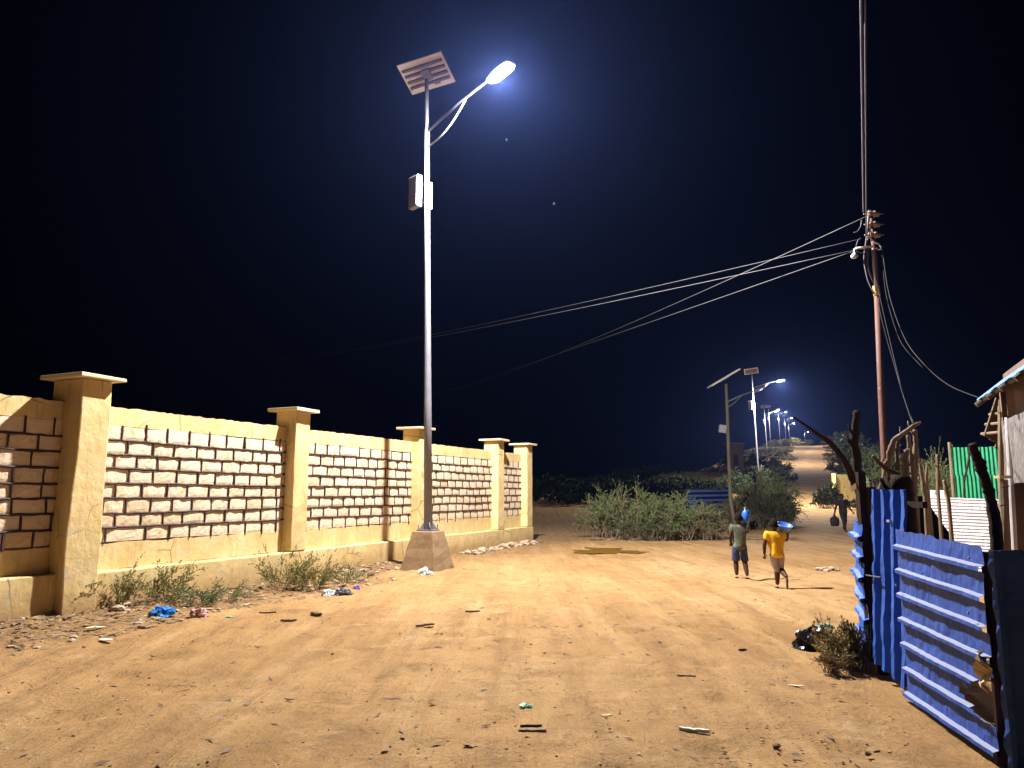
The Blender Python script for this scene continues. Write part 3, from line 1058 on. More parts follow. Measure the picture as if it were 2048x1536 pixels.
def short_lamp():
    b = place(1465, 1059)
    b = Vector((9.6, 32.5, gz(9.6, 32.5)))
    root = thing('street_lamp', b, 'short unlit solar lamp on a pale wooden pole at the edge of the bushes', 'street lamp')
    P = lambda x, y: at(x, y, b.y)
    pts = [b + Vector((0, 0, -0.3)), P(1461, 1000), P(1457, 900), P(1455, 830), P(1452, 768)]
    MB().tube(pts, [0.085, 0.08, 0.075, 0.07, 0.06], 12).build('pole', M['wood_pole'], root, smooth_=True)
    a, c_ = P(1420, 773), P(1474, 741)
    d = (c_ - a).normalized()
    s = Vector((0.15, 1, 0.10)).normalized()
    s = (s - d * s.dot(d)).normalized()
    n = d.cross(s).normalized()
    if n.z < 0: n = -n
    rot = Matrix((d, s, n)).transposed()
    mid = (a + c_) / 2
    L = (c_ - a).length
    pn = MB().box(mid, (L, 0.8, 0.04), rot).build('solar_panel', M['panel_cell'], root)
    for sy in (-1, 1):
        MB().box(mid + s * sy * 0.41, (L + 0.04, 0.03, 0.06), rot).build('frame', M['panel_back'], pn)
    for sx in (-1, 1):
        MB().box(mid + d * sx * (L / 2 + 0.012), (0.03, 0.78, 0.06), rot).build('frame', M['panel_back'], pn)
    MB().box(mid - n * 0.05, (0.5, 0.06, 0.06), rot).build('rail', M['grey_metal'], root)
    h = P(1513, 780)
    MB().tube([P(1454, 804), P(1480, 792), h], 0.03, 10).build('arm', M['galv'], root, smooth_=True)
    MB().tube([P(1455, 816), P(1468, 806), P(1485, 790)], 0.018, 8).build('brace', M['galv'], root, smooth_=True)
    hd = (h - P(1480, 792)).normalized()
    r2 = Matrix((hd, Vector((0, 1, 0)), hd.cross(Vector((0, 1, 0))))).transposed()
    MB().box(h + hd * 0.15, (0.5, 0.24, 0.08), r2).build('lamp_head', M['grey_metal'], root, bevel=0.02)
    bc = P(1445, 858)
    MB().box(bc, (0.30, 0.2, 0.34), Matrix.Rotation(R(8), 3, 'Y')).build('battery_box', M['white_metal'], root, bevel=0.01)
    MB().tube([P(1449, 866), P(1456, 868)], 0.02, 8).build('clamp', M['grey_metal'], root)


short_lamp()

# ------------------------------------------------------------------ utility pole and wires
def catenary(a, b, sag, n=40):
    a, b = Vector(a), Vector(b)
    return [a.lerp(b, k / n) - Vector((0, 0, sag * 4 * (k / n) * (1 - k / n))) for k in range(n + 1)]


UP = at(1772, 985, 13.0)


def utility_pole():
    b = Vector((UP.x, 13.0, gz(UP.x, 13.0)))
    root = thing('utility_pole', b, 'slim red-brown utility pole with insulators and tangled wires behind the blue gate', 'utility pole')
    P = lambda x, y, dy=0: at(x, y, 13.0 + dy)
    MB().tube([b + Vector((0, 0, -.4)), P(1772, 985), P(1762, 780), P(1754, 590)], [0.062, 0.058, 0.055, 0.05], 14).build('pole', M['pole_red'], root, smooth_=True)
    MB().tube([P(1754, 592), P(1752, 572)], 0.058, 14).build('band', M['yellow_band'], root, smooth_=True)
    MB().tube([P(1753, 575), P(1748, 500), P(1741, 422)], [0.040, 0.038, 0.034], 12).build('upper_pole', M['pole_red'], root, smooth_=True)
    MB().tube([P(1751, 582, -.07), P(1748, 540, -.07), P(1746, 500, -.07)], 0.020, 10).build('conduit', M['pale_cable'], root, smooth_=True)
    MB().tube([P(1711, 497, -.06), P(1728, 495, -.06), P(1745, 493, -.05)], 0.022, 10).build('crossarm', M['pale_cable'], root, smooth_=True)
    for k, y in enumerate((428, 449, 470)):
        c = P(1745 + k, y, -0.03)
        ins = MB()
        ins.lathe(c + Vector((-0.1, 0, 0)), [(0.02, 0), (0.055, .02), (0.06, .05), (0.035, .07), (0.035, .10), (0.06, .12), (0.06, .15), (0.045, .18), (0.045, .22), (0.02, 0.24)], 14, Vector((1, 0.1, 0.02)))
        ins.build('insulator', M['porcelain'], root, smooth_=True)
        MB().tube([c + Vector((-0.16, 0, 0)), c + Vector((0.20, 0.02, 0.01))], 0.011, 8).build('insulator_bolt', M['grey_metal'], root)
    MB().tube([P(1736, 424), P(1735, 484)], 0.012, 8).build('bracket', M['grey_metal'], root)
    # bulb in its holder
    MB().lathe(P(1709, 505, -.06), [(0.014, -0.02), (0.022, 0.0), (0.016, 0.07)], 12).build('bulb_holder', M['white_metal'], root, smooth_=True)
    MB().lathe(P(1709, 517, -.06), [(0.03, 0.0), (0.062, 0.03), (0.060, 0.06), (0.028, 0.10)], 14).build('bulb', M['white_metal'], root, smooth_=True)
    # drooping loops of cable
    loops = [
        ([(1738, 420), (1734, 470), (1727, 520), (1735, 560), (1749, 588)], 0.013, 'cable'),
        ([(1735, 480), (1731, 520), (1742, 555), (1751, 570)], 0.011, 'cable'),
        ([(1737, 495), (1735, 530), (1747, 565)], 0.010, 'wire'),
        ([(1744, 485), (1757, 487), (1763, 496)], 0.014, 'pale_cable'),
        ([(1752, 496), (1758, 500), (1763, 498)], 0.010, 'pale_cable'),
        ([(1711, 498), (1717, 505), (1730, 507)], 0.008, 'wire'),
        ([(1708, 465), (1715, 463), (1722, 452), (1723, 440)], 0.008, 'wire'),
        ([(1712, 492), (1716, 480), (1722, 476)], 0.008, 'wire'),
    ]
    for pts, r, mt in loops:
        ps = [P(x, y, -.05) for x, y in pts]
        sm = []
        for i in range(len(ps) - 1):
            for k in range(4): sm.append(ps[i].lerp(ps[i + 1], k / 4))
        sm.append(ps[-1])
        sm = [sm[0]] + [(sm[i - 1] + sm[i] * 2 + sm[i + 1]) / 4 for i in range(1, len(sm) - 1)] + [sm[-1]]
        MB().tube(sm, r, 6).build('cable_loop', M[mt], root, smooth_=True)
    return root


utility_pole()


def wire_obj(pts, r, label, mat='wire', cat='wire', name='overhead_wire', group='overhead wires strung from the slim utility pole'):
    mb = MB().tube(pts, r, 6)
    o = mb.build(name, M[mat], smooth_=True, origin=tuple(pts[0]))
    tag(o, label, cat, group)
    return o


pA = at(1730, 434, 13)
eA = at(862, 786, 70)
eB = at(560, 716, 60)
wire_obj(catenary(pA, eA, 0.60), 0.0068, 'highest overhead wire leaving the pole top, crossing above the others')
wire_obj(catenary(at(1705, 503, 13), at(862, 790, 70), 0.10), 0.0066, 'lowest overhead wire reaching left over the end of the wall')
wire_obj(catenary(at(1720, 478, 13), eB, 0.35), 0.0045, 'upper wire of the close pair passing behind the tall lamp pole')
wire_obj(catenary(at(1705, 501, 13), at(560, 719, 60), 0.30), 0.006, 'lower wire of the close pair passing behind the tall lamp pole')
for k, (x0, x1, dz) in enumerate(((1727, 1722, 0), (1733, 1730, 0.02))):
    a = at(x0, 424 + 50 * k, 13)
    b_ = at(x1, 0, 7.3)
    d = (b_ - a)
    end = a + d * (20 / 5.7)
    end.z = 6.3
    pts = []
    for q in range(41):
        s = q / 40
        p_ = a.lerp(end, s)
        lin = a.z + (b_.z - a.z) * min(1, s * 20 / 5.7)
        pts.append(Vector((p_.x, p_.y, lin if s * 20 / 5.7 < 1 else b_.z + 0.02 * (s - 0.28))))
    wire_obj(pts, 0.014 if k == 0 else 0.010, ('thicker of two dark cables rising straight up from the utility pole', 'thinner of two dark cables rising straight up from the utility pole')[k], 'cable', 'cable', 'overhead_cable', 'cables passing overhead from the utility pole')

# the poles the wires run to, standing in the dark
for (e, lab) in ((eA, 'dark far pole where the crossing wires end, beyond the wall'), (eB, 'dark far pole where the close pair of wires ends, inside the compound')):
    t = thing('utility_pole', (e.x, e.y, 0), lab, 'utility pole')
    MB().tube([(e.x, e.y, -.3), (e.x, e.y, 4), (e.x + .02, e.y, e.z + .25)], [.07, .06, .05], 10).build('pole', M['shade_black'], t, smooth_=True)
    MB().tube([(e.x - .05, e.y - .06, e.z), (e.x + .12, e.y - .06, e.z)], .03, 8).build('insulator', M['shade_black'], t)
    MB().tube([(e.x - .05, e.y - .06, e.z - .22), (e.x + .12, e.y - .06, e.z - .22)], .03, 8).build('insulator', M['shade_black'], t)

# service drops to the yard
def path_px(pts, n=5):
    ps = [at(*p) for p in pts]
    out = []
    for i in range(len(ps) - 1):
        for k in range(n): out.append(ps[i].lerp(ps[i + 1], k / n))
    out.append(ps[-1])
    for _ in range(4):
        out = [out[0]] + [(out[i - 1] + out[i] * 2 + out[i + 1]) / 4 for i in range(1, len(out) - 1)] + [out[-1]]
    return out


DROP = 'thin service wires hanging down into the yard'
wire_obj(path_px([(1764, 492, 13), (1776, 590, 12.4), (1812, 690, 11.6), (1868, 750, 10.6), (1905, 776, 10), (1962, 797, 9)]), 0.0064, 'sagging service wire running from utility pole to the blue roof corner', 'drop', group=DROP)
wire_obj(path_px([(1763, 498, 13), (1770, 585, 12.6), (1785, 640, 12.2), (1802, 690, 11.8), (1845, 735, 11)]), 0.0043, 'second thin service wire beside the one to the roof', 'drop', group=DROP)
wire_obj(path_px([(1752, 560, 12.9), (1770, 640, 12), (1795, 745, 10), (1812, 810, 8.2), (1828, 848, 7.2)]), 0.0051, 'service wire dropping from utility pole to the forked branch', 'drop', group=DROP)
wire_obj(path_px([(1750, 575, 12.9), (1768, 660, 12), (1790, 735, 10.4), (1806, 790, 8.6), (1826, 850, 7.2)]), 0.0043, 'fainter service wire beside the one reaching the forked branch', 'drop', group=DROP)

# ------------------------------------------------------------------ tin sheets
def sheet_mesh(p0, p1, zb, zt, axis='h', pitch=0.19, depth=0.035, kind='trap', side=1, ripple=0.01, hole=None, nu=60, nv=60, edge=0.0, seed=0, lean=0.0, rib=0.30):
    """Sheet from p0 to p1; zb, zt = (at p0, at p1). side: +1 ribs toward the left-hand normal."""
    p0, p1 = Vector((p0[0], p0[1], 0)), Vector((p1[0], p1[1], 0))
    L = (p1 - p0).length
    d = (p1 - p0) / L
    n = Vector((-d.y, d.x, 0)) * side
    Hm = max(zt[0] - zb[0], zt[1] - zb[1])

    def prof(s):
        s = s % 1.0
        if kind == 'sine': return 0.5 + 0.5 * math.cos(2 * math.pi * s)
        a = rib
        e = 0.07
        if s < e: return s / e
        if s < a - e: return 1
        if s < a: return (a - s) / e
        return 0
    def samples(total, m):
        if m <= 0: return []
        base = set(round(i / m, 5) for i in range(m + 1))
        return base
    us = sorted(samples(1, nu))
    vs_ = sorted(samples(1, nv))
    per = (Hm if axis == 'h' else L) / pitch
    extra = set()
    if kind == 'trap':
        k = 0
        while k <= per:
            for s in (0, 0.07, rib - 0.07, rib):
                f = (k + s) / per
                if 0 <= f <= 1: extra.add(round(f, 5))
            k += 1
        if axis == 'h': vs_ = sorted(set(extra) | set(round(i / 24, 5) for i in range(25)))
        else: us = sorted(set(extra) | set(round(i / 24, 5) for i in range(25)))
    verts, faces = [], []
    idx = {}
    for j, v in enumerate(vs_):
        for i, u in enumerate(us):
            s = (v if axis == 'h' else u) * per
            h = prof(s) * depth
            x = u * L
            z = (zb[0] + (zb[1] - zb[0]) * u) * (1 - v) + (zt[0] + (zt[1] - zt[0]) * u) * v
            if edge and v > 0.99: z += edge * mnoise.noise(Vector((x * 7, seed, 0)))
            if edge and v < 0.01: z += edge * mnoise.noise(Vector((x * 5, seed, 3)))
            xo = 0
            if edge and (u < 0.001 or u > 0.999): xo = edge * 1.2 * mnoise.noise(Vector((seed, z * 9, 3)))
            r = ripple * (mnoise.noise(Vector((x * 3.1 + seed, z * 3.3, seed))) + 0.9 * abs(mnoise.noise(Vector((x * 8 + seed, z * 7, seed)))) + 0.4 * mnoise.noise(Vector((x * 19, z * 17, seed))))
            p = p0 + d * (x + xo) + n * (h + r + lean * (z - zb[0]))
            verts.append((p.x, p.y, z))
            idx[(i, j)] = len(verts) - 1
    for j in range(len(vs_) - 1):
        for i in range(len(us) - 1):
            if hole and hole((us[i] + us[i + 1]) / 2, (vs_[j] + vs_[j + 1]) / 2): continue
            faces.append((idx[(i, j)], idx[(i + 1, j)], idx[(i + 1, j + 1)], idx[(i, j + 1)]))
    return MB().add(verts, faces)


def solid(o, t=0.002):
    m = o.modifiers.new('thickness', 'SOLIDIFY')
    m.thickness = t
    return o


# near blue fence panel with ribs lying flat
F0, F1 = Vector((3.06, 6.08, 0)), Vector((2.86, 4.66, 0))
fence = thing('tin_fence', (F0.x, F0.y, 0), 'dented blue tin fence panel with level ribs and a torn lower corner', 'fence')


def torn(u, v):
    # bite out of the lower far corner, growing towards the corner post
    k = 0.70 + 0.10 * math.sin(v * 23) + 0.05 * math.sin(v * 51)
    return u > k + abs(v - 0.27) * 1.9 and 0.15 < v < 0.43


sm = sheet_mesh(F0, F1, (0.03, 0.05), (1.31, 1.27), 'h', 0.186, 0.034, 'trap', -1, 0.011, torn, 44, 60, 0.02, 3, rib=0.28)
solid(sm.build('sheet', M['blue'], fence))
# rag caught on the torn edge
c0 = F0.lerp(F1, 0.955) + Vector((-0.06, 0, 0.66))
vs = []
rg = random.Random(9)
for j in range(7):
    for i in range(5):
        vs.append(c0 + Vector((0.035 * math.sin(i * 1.9 + j), -0.022 * i + 0.012 * math.sin(j * 2.3), -0.026 * j - 0.006 * i * i) ) + Vector((rg.uniform(-.006, .006), rg.uniform(-.006, .006), rg.uniform(-.008, .008))))
rag = MB().add(vs, [(j * 5 + i, j * 5 + i + 1, (j + 1) * 5 + i + 1, (j + 1) * 5 + i) for j in range(6) for i in range(4)]).build('rag', M['paper'], origin=tuple(c0))
solid(rag, 0.004)
tag(rag, 'small pale rag caught on the torn edge of the blue fence panel', 'rag')
d_ = Vector((F1.x, F1.y, 0))
MB().tube([d_ + Vector((0.05, 0.03, -0.3)), d_ + Vector((0.055, 0.04, 0.7)), d_ + Vector((0.05, 0.03, 1.24))], [0.045, 0.04, 0.04], 10).build('post', M['wood_dark'], fence)
MB().tube([F0 + Vector((0.06, -0.05, -0.3)), F0 + Vector((0.06, -0.06, 1.25))], 0.035, 10).build('post', M['wood_dark'], fence)
MB().box((F0 + F1) / 2 + Vector((0.07, 0, 1.05)), (0.04, 1.42, 0.06), Matrix.Rotation(math.atan2(0.20, 1.42) * -1, 3, 'Z')).build('rail', M['wood_dark'], fence)
for (u, z) in ((0.03, 1.25), (0.04, 0.88), (0.9, 0.86), (0.95, 1.2)):
    q = F0.lerp(F1, u) + Vector((-0.045, 0.01, z))
    MB().lathe(q, [(0.012, 0), (0.010, 0.006), (0.003, 0.008)], 8, Vector((-1, 0.2, 0))).build('nail', M['galv'], fence)
sd_ = thing('tin_fence', (F1.x, F1.y, 0), 'fence panel in deep shadow at the right edge, turned away from the lamp', 'fence')
solid(sheet_mesh((F1.x + 0.0, F1.y - 0.06), (4.9, 4.35), (0.0, 0.0), (1.26, 1.30), 'v', 0.19, 0.03, 'trap', -1, 0.012, None, 60, 26, 0.03, 8).build('sheet', M['blue'], sd_))
for x in (3.6, 4.8):
    MB().tube([(x, 4.60, -0.3), (x + .02, 4.6, 1.35)], 0.04, 8).build('post', M['wood_dark'], sd_)
# the curved dark post behind
cp = path_px([(1944, 888, 5.6), (1950, 905, 5.6), (1972, 960, 5.6), (1986, 1015, 5.6), (1997, 1100, 5.55), (2003, 1300, 5.5), (2005, 1500, 5.5)])
cp, cr = rough(cp, [0.030] * 5 + [0.036] * 10 + [0.042] * 16, 5, 0.05, 2)
o = MB().tube(cp, cr, 12).build('curved_post', M['wood_dark'], smooth_=True)
tag(o, 'thick curved dark branch post standing up behind the torn blue panel', 'post')

# gate: ribs upright
G0, G1 = Vector((3.28, 7.0, 0)), Vector((3.13, 6.14, 0))
gate = thing('tin_gate', (G0.x, G0.y, 0), 'tall bright blue tin gate with upright ribs between post and fence panel', 'gate')
solid(sheet_mesh(G0, G1, (0.10, 0.07), (1.63, 1.62), 'v', 0.26, 0.05, 'trap', -1, 0.016, None, 60, 30, 0.015, 21, lean=-0.06, rib=0.42).build('sheet', M['blue_gate'], gate))
MB().box((G0.x + 0.07, G0.y + 0.07, 0.80), (0.06, 0.08, 1.7)).build('gate_post', M['wood_dark'], gate)
MB().box(((G0.x + G1.x) / 2 + 0.15, (G0.y + G1.y) / 2, 1.5), (0.04, 0.80, 0.05)).build('frame', M['wood_dark'], gate)
MB().box(((G0.x + G1.x) / 2 + 0.10, (G0.y + G1.y) / 2, 0.3), (0.04, 0.80, 0.05)).build('frame', M['wood_dark'], gate)
MB().tube([at(1722, 1147, 7.3), at(1736, 1151, 6.98), at(1748, 1153, 6.8), at(1762, 1155, 6.6)], 0.008, 6).build('latch_wire', M['wire'], gate)
MB().box(at(1778, 1042, 6.45), (0.02, 0.05, 0.02)).build('hasp', M['white_metal'], gate)

# side panel running back from the gate post
S0, S1 = Vector((3.24, 7.06, 0)), Vector((3.57, 7.95, 0))
side = thing('tin_fence', (S0.x, S0.y, 0), 'narrow battered blue tin panel seen edge-on left of the gate', 'fence')
solid(sheet_mesh(S0, S1, (0.03, 0.03), (1.31, 1.31), 'h', 0.186, 0.045, 'trap', 1, 0.028, None, 16, 60, 0.04, 31, rib=0.30).build('sheet', M['blue_gate'], side))
MB().tube([(3.66, 8.0, -0.2), (3.65, 8.0, 1.3)], 0.035, 8).build('post', M['wood_dark'], side)
solid(sheet_mesh((3.235, 7.10), (3.60, 7.97), (0.0, 0.0), (0.42, 0.30), 'h', 0.5, 0.002, 'sine', 1, 0.02, None, 14, 8, 0.03, 5, lean=-0.12).build('patch', M['tin'], side))

# posts and branches of the yard fence
STK = [
    ('post', 'thick bent post with pale left edge standing left of the gate', [(1728, 1060, 7.9), (1722, 990, 7.9), (1716, 940, 7.9), (1709, 890, 7.9), (1711, 850, 7.9), (1715, 822, 7.9)], [.052, .05, .046, .042, .040, .036], 'wood_dark'),
    ('branch', 'long bare branch leaning out over the road from the thick post', [(1712, 975, 7.85), (1700, 945, 7.85), (1686, 915, 7.8), (1660, 885, 7.8), (1625, 860, 7.75), (1587, 834, 7.7)], [.036, .034, .030, .025, .018, .010], 'wood_dark'),
    ('post', 'wide dark plank post standing just right of the gate', [(1812, 1090, 6.9), (1808, 1000, 6.9), (1802, 952, 6.9)], [.085, .08, .075], 'wood_dark'),
    ('branch', 'crooked pale branch rising behind the gate and bending right at its top', [(1760, 985, 7.6), (1772, 945, 7.5), (1780, 905, 7.4), (1787, 880, 7.4), (1805, 868, 7.3), (1830, 850, 7.2), (1842, 845, 7.2)], [.030, .028, .026, .026, .022, .018, .010], 'wood_pale'),
    ('branch', 'dark branch slanting up to the left across the utility pole', [(1800, 950, 7.3), (1775, 940, 7.35), (1757, 925, 7.4), (1745, 911, 7.4)], [.026, .024, .020, .014], 'wood'),
    ('branch', 'thin upright branch under the bent branch', [(1797, 985, 7.4), (1795, 930, 7.4), (1794, 900, 7.4), (1797, 872, 7.4)], [.020, .019, .017, .014], 'wood'),
    ('post', 'pale stub post beside the plank post', [(1816, 1010, 7.5), (1814, 960, 7.5), (1811, 930, 7.5), (1813, 900, 7.5)], [.034, .032, .030, .026], 'wood_pale'),
    ('post', 'tall pale post second right of the plank post', [(1832, 1030, 7.8), (1828, 980, 7.8), (1824, 930, 7.8), (1820, 900, 7.8), (1816, 870, 7.8)], [.034, .032, .026, .022, .018], 'wood_pale'),
    ('post', 'tall straight post with forked foot right of the stub post', [(1824, 985, 8), (1830, 955, 8), (1831, 920, 8), (1831, 885, 8), (1830, 859, 8)], [.030, .028, .026, .024, .022], 'wood_pale'),
    ('post', 'short forked yellowish post beyond the tall posts', [(1851, 1000, 9), (1847, 970, 9), (1843, 945, 9), (1838, 918, 9)], [.030, .026, .022, .014], 'wood_pale'),
    ('post', 'slim yellowish post farther right among the short posts', [(1856, 985, 9.2), (1853, 960, 9.2), (1854, 932, 9.2)], [.022, .020, .014], 'wood_pale'),
    ('post', 'leaning pale stake in front of the white sacks', [(1897, 1000, 11), (1892, 980, 11), (1887, 960, 11)], [.03, .03, .022], 'wood_pale'),
    ('post', 'thin lone post standing above the green bush', [(1876, 985, 13), (1875, 940, 13), (1874, 909, 13)], [.03, .03, .026], 'wood'),
    ('branch', 'thin dark stick resting against the green tin sheet', [(1929, 998, 15.8), (1928, 960, 15.8), (1936, 930, 15.8), (1939, 905, 15.8), (1938, 888, 15.8)], [.022, .022, .02, .018, .014], 'wood_dark'),
    ('branch', 'small forked branch lying against the back of the gate', [(1788, 990, 7.3), (1783, 968, 7.3), (1775, 945, 7.3)], [.018, .016, .012], 'wood'),
]
for nm, lab, pts, rad, mt in STK:
    ps = [at(*p) for p in pts]
    foot = Vector((ps[0].x, ps[0].y, gz(ps[0].x, ps[0].y) - 0.15))
    if nm == 'post' or ps[0].z < 1.6:
        ps = [foot] + ps
        rad = [rad[0] * 1.1] + rad
    ps, rad = rough(ps, rad, len(lab) * 7 + int(ps[0].x * 100))
    mb = MB().tube(ps, rad, 9)
    rk = random.Random(len(lab))
    for q in range(2 if nm == 'post' else 3):      # snapped side twigs
        k = rk.randrange(len(ps) // 2, len(ps) - 1)
        d = Vector((rk.uniform(-1, 1), rk.uniform(-.4, .4), rk.uniform(.2, 1))).normalized()
        mb.tube([ps[k], ps[k] + d * rad[k] * 2.2, ps[k] + d * rad[k] * 3.2 + Vector((0, 0, rad[k]))], [rad[k] * .45, rad[k] * .35, rad[k] * .22], 6)
    o = mb.build(nm, M[mt], smooth_=True)
    tag(o, lab, nm)
# the little board nailed across
a, b_ = at(1706, 976, 7.75), at(1724, 964, 7.55)
dd = (b_ - a)
o = MB().box((a + b_) / 2, (dd.length + .04, 0.02, 0.05), Vector((1, 0, 0)).rotation_difference(dd.normalized()).to_matrix()).build('board', M['plank'])
tag(o, 'small pale board nailed across the posts left of the gate', 'board')
o = MB().box(at(1733, 1130, 7.15), (0.07, 0.06, 1.72)).build('squared_post', M['wood_dark'])
tag(o, 'dark squared post between the narrow blue panel and the gate', 'post')

# pale tin sheet inside the yard
yt = thing('tin_sheet', at(1838, 1090, 15).to_tuple()[:2] + (0,), 'pale unpainted corrugated tin sheet with level grooves in the yard', 'tin sheet')
a, b_ = at(1832, 993, 15.4), at(2036, 1000, 14.2)
solid(sheet_mesh(a, b_, (0.05, 0.05), (a.z, b_.z), 'h', 0.063, 0.020, 'sine', -1, 0.008, None, 40, 190, 0.012, 44).build('sheet', M['tin'], yt))
for u in (0.02, 0.5, 0.98):
    q = a.lerp(b_, u)
    MB().tube([(q.x, q.y + .06, -.2), (q.x, q.y + .06, q.z - .05)], 0.03, 8).build('post', M['wood_dark'], yt)
q0, q1, q2, q3 = at(1800, 1100, 13.2), at(1930, 1110, 13.2), at(1846, 992, 13.2), at(1800, 992, 13.2)  # added board, cut to the slant of the shade on the tin
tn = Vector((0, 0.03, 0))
o = MB().add([q0, q1, q2, q3, q0 + tn, q1 + tn, q2 + tn, q3 + tn], [(0, 1, 2, 3), (7, 6, 5, 4), (0, 4, 5, 1), (1, 5, 6, 2), (2, 6, 7, 3), (3, 7, 4, 0)]).build('shade_board', M['shade_black'], origin=tuple(q0))
tag(o, 'added black board standing for the slanting shade on the left end of the pale tin sheet', 'board')
# green sheet
gt = thing('tin_sheet', at(1905, 1040, 17).to_tuple()[:2] + (0,), 'green corrugated tin sheet with upright grooves behind the pale one', 'tin sheet')
a, b_ = at(1902, 895, 16.6), at(2016, 893, 16.2)
zm = at(1902, 955, 16.6).z
solid(sheet_mesh(a, b_, (zm, zm), (a.z, b_.z), 'v', 0.076, 0.022, 'sine', -1, 0.006, None, 170, 12, 0.02, 51).build('sheet', M['green'], gt))
solid(sheet_mesh((a.x, a.y - .03), (b_.x, b_.y - .03), (0.3, 0.3), (zm + .05, zm + .05), 'v', 0.076, 0.022, 'sine', -1, 0.006, None, 170, 12, 0.012, 52).build('sheet', M['green'], gt))
MB().tube([(a.x, a.y + .05, -.2), (a.x, a.y + .05, a.z + .12)], 0.035, 8).build('post', M['wood_pale'], gt)
MB().tube([(b_.x, b_.y + .05, -.2), (b_.x, b_.y + .05, b_.z)], 0.035, 8).build('post', M['wood'], gt)
# white sacks
for k, (x, y, D, w_, h_, lab) in enumerate(((1866, 984, 12.5, 0.26, 0.34, 'left of the two white sacks behind the pale tin sheet'), (1884, 984, 12.7, 0.34, 0.32, 'right of the two white sacks behind the pale tin sheet'))):
    c = at(x, y, 17.0)
    mb = MB()
    mb.lathe((0, 0, 0), [(0.30, 0), (0.42, 0.12), (0.44, 0.8), (0.42, 1.25), (0.30, 1.52), (0.10, 1.62), (0.14, 1.7)], 14)
    sc = (c.z) / 1.66
    mb.v = [(x_ * w_ * 2.2 + c.x, y_ * 0.6 + c.y, z_ * sc + 0.0) for x_, y_, z_ in mb.v]
    o = mb.build('sack', M['white'], smooth_=True, origin=(c.x, c.y, 0))
    tag(o, lab, 'sack', 'white sacks in the yard')

# ------------------------------------------------------------------ shed at the right edge
E0 = Vector((5.62, 9.0, 2.69))           # far eave corner
ED = Vector((-0.40, -0.917, 0)).normalized()
EN = Vector((0.917, -0.40, 0)).normalized()     # into the shed
shed = thing('shed', (E0.x, E0.y, 0), 'tin shed at the right edge with pale blue roof and rough pole frame', 'shed')


def shed_pt(l, n, z):
    return E0 + ED * l + EN * n + Vector((0, 0, z - E0.z))


rf = MB()
vs, fs = [], []
NL, NN = 120, 8
for i in range(NL + 1):
    for j in range(NN + 1):
        l = 4.2 * i / NL
        n = 2.4 * j / NN
        p = shed_pt(l, n, 2.70 + n * 0.80 + 0.012 * math.cos(l / 0.076 * 2 * math.pi) + (0.02 * mnoise.noise(Vector((l * 3, n, 2))) if j == 0 else 0))
        vs.append(p)
fs = [(i * (NN + 1) + j, i * (NN + 1) + j + 1, (i + 1) * (NN + 1) + j + 1, (i + 1) * (NN + 1) + j) for i in range(NL) for j in range(NN)]
solid(rf.add(vs, fs).build('roof', M['roof'], shed), 0.003)
# underside lining keeps the blue sheet on top only: rafters
for k in range(6):
    l = 0.12 + k * 0.75
    MB().tube([shed_pt(l, -0.03, 2.63), shed_pt(l, 2.2, 2.63 + 2.23 * .8)], 0.03, 8).build('rafter', M['wood'], shed)
for n in (0.05, 0.8, 1.6):
    MB().tube([shed_pt(-0.15, n, 2.66 + n * .8), shed_pt(4.2, n, 2.66 + n * .8)], 0.022, 8).build('purlin', M['wood_pale'], shed)
# wall facing the road: daub above, tin below
WOFF = 0.24
mw = MB()
mw.add([shed_pt(0.0, WOFF + .05, 2.28), shed_pt(4.2, WOFF + .05, 2.28), shed_pt(4.2, WOFF + .05, 3.0), shed_pt(0.0, WOFF + .05, 3.0),
        shed_pt(0.0, WOFF + .15, 2.28), shed_pt(4.2, WOFF + .15, 2.28), shed_pt(4.2, WOFF + .15, 3.08), shed_pt(0.0, WOFF + .15, 3.08)],
       [(0, 3, 2, 1), (4, 5, 6, 7), (0, 4, 7, 3), (1, 2, 6, 5), (3, 7, 6, 2), (0, 1, 5, 4)])
mw.build('upper_wall', M['mudwall'], shed)
a, b_ = shed_pt(0.02, WOFF, 0), shed_pt(4.1, WOFF, 0)
solid(sheet_mesh(a, b_, (1.70, 1.72), (2.44, 2.42), 'v', 0.085, 0.016, 'sine', -1, 0.010, None, 260, 14, 0.006, 61).build('wall_sheet', M['rust'], shed))
mw = MB()
mw.box(shed_pt(2.2, WOFF + .25, 0.85), (4.0, 0.12, 1.7), Matrix.Rotation(math.atan2(ED.y, ED.x), 3, 'Z'))
mw.build('lower_wall', M['mudwall'], shed)
# gable end wall, far side
mw = MB()
mw.add([shed_pt(0.04, WOFF, 0), shed_pt(0.04, 2.2, 0), shed_pt(0.04, 2.2, 4.2), shed_pt(0.04, WOFF, 2.85)], [(0, 1, 2, 3)])
solid(mw.build('end_wall', M['mudwall'], shed), 0.08)
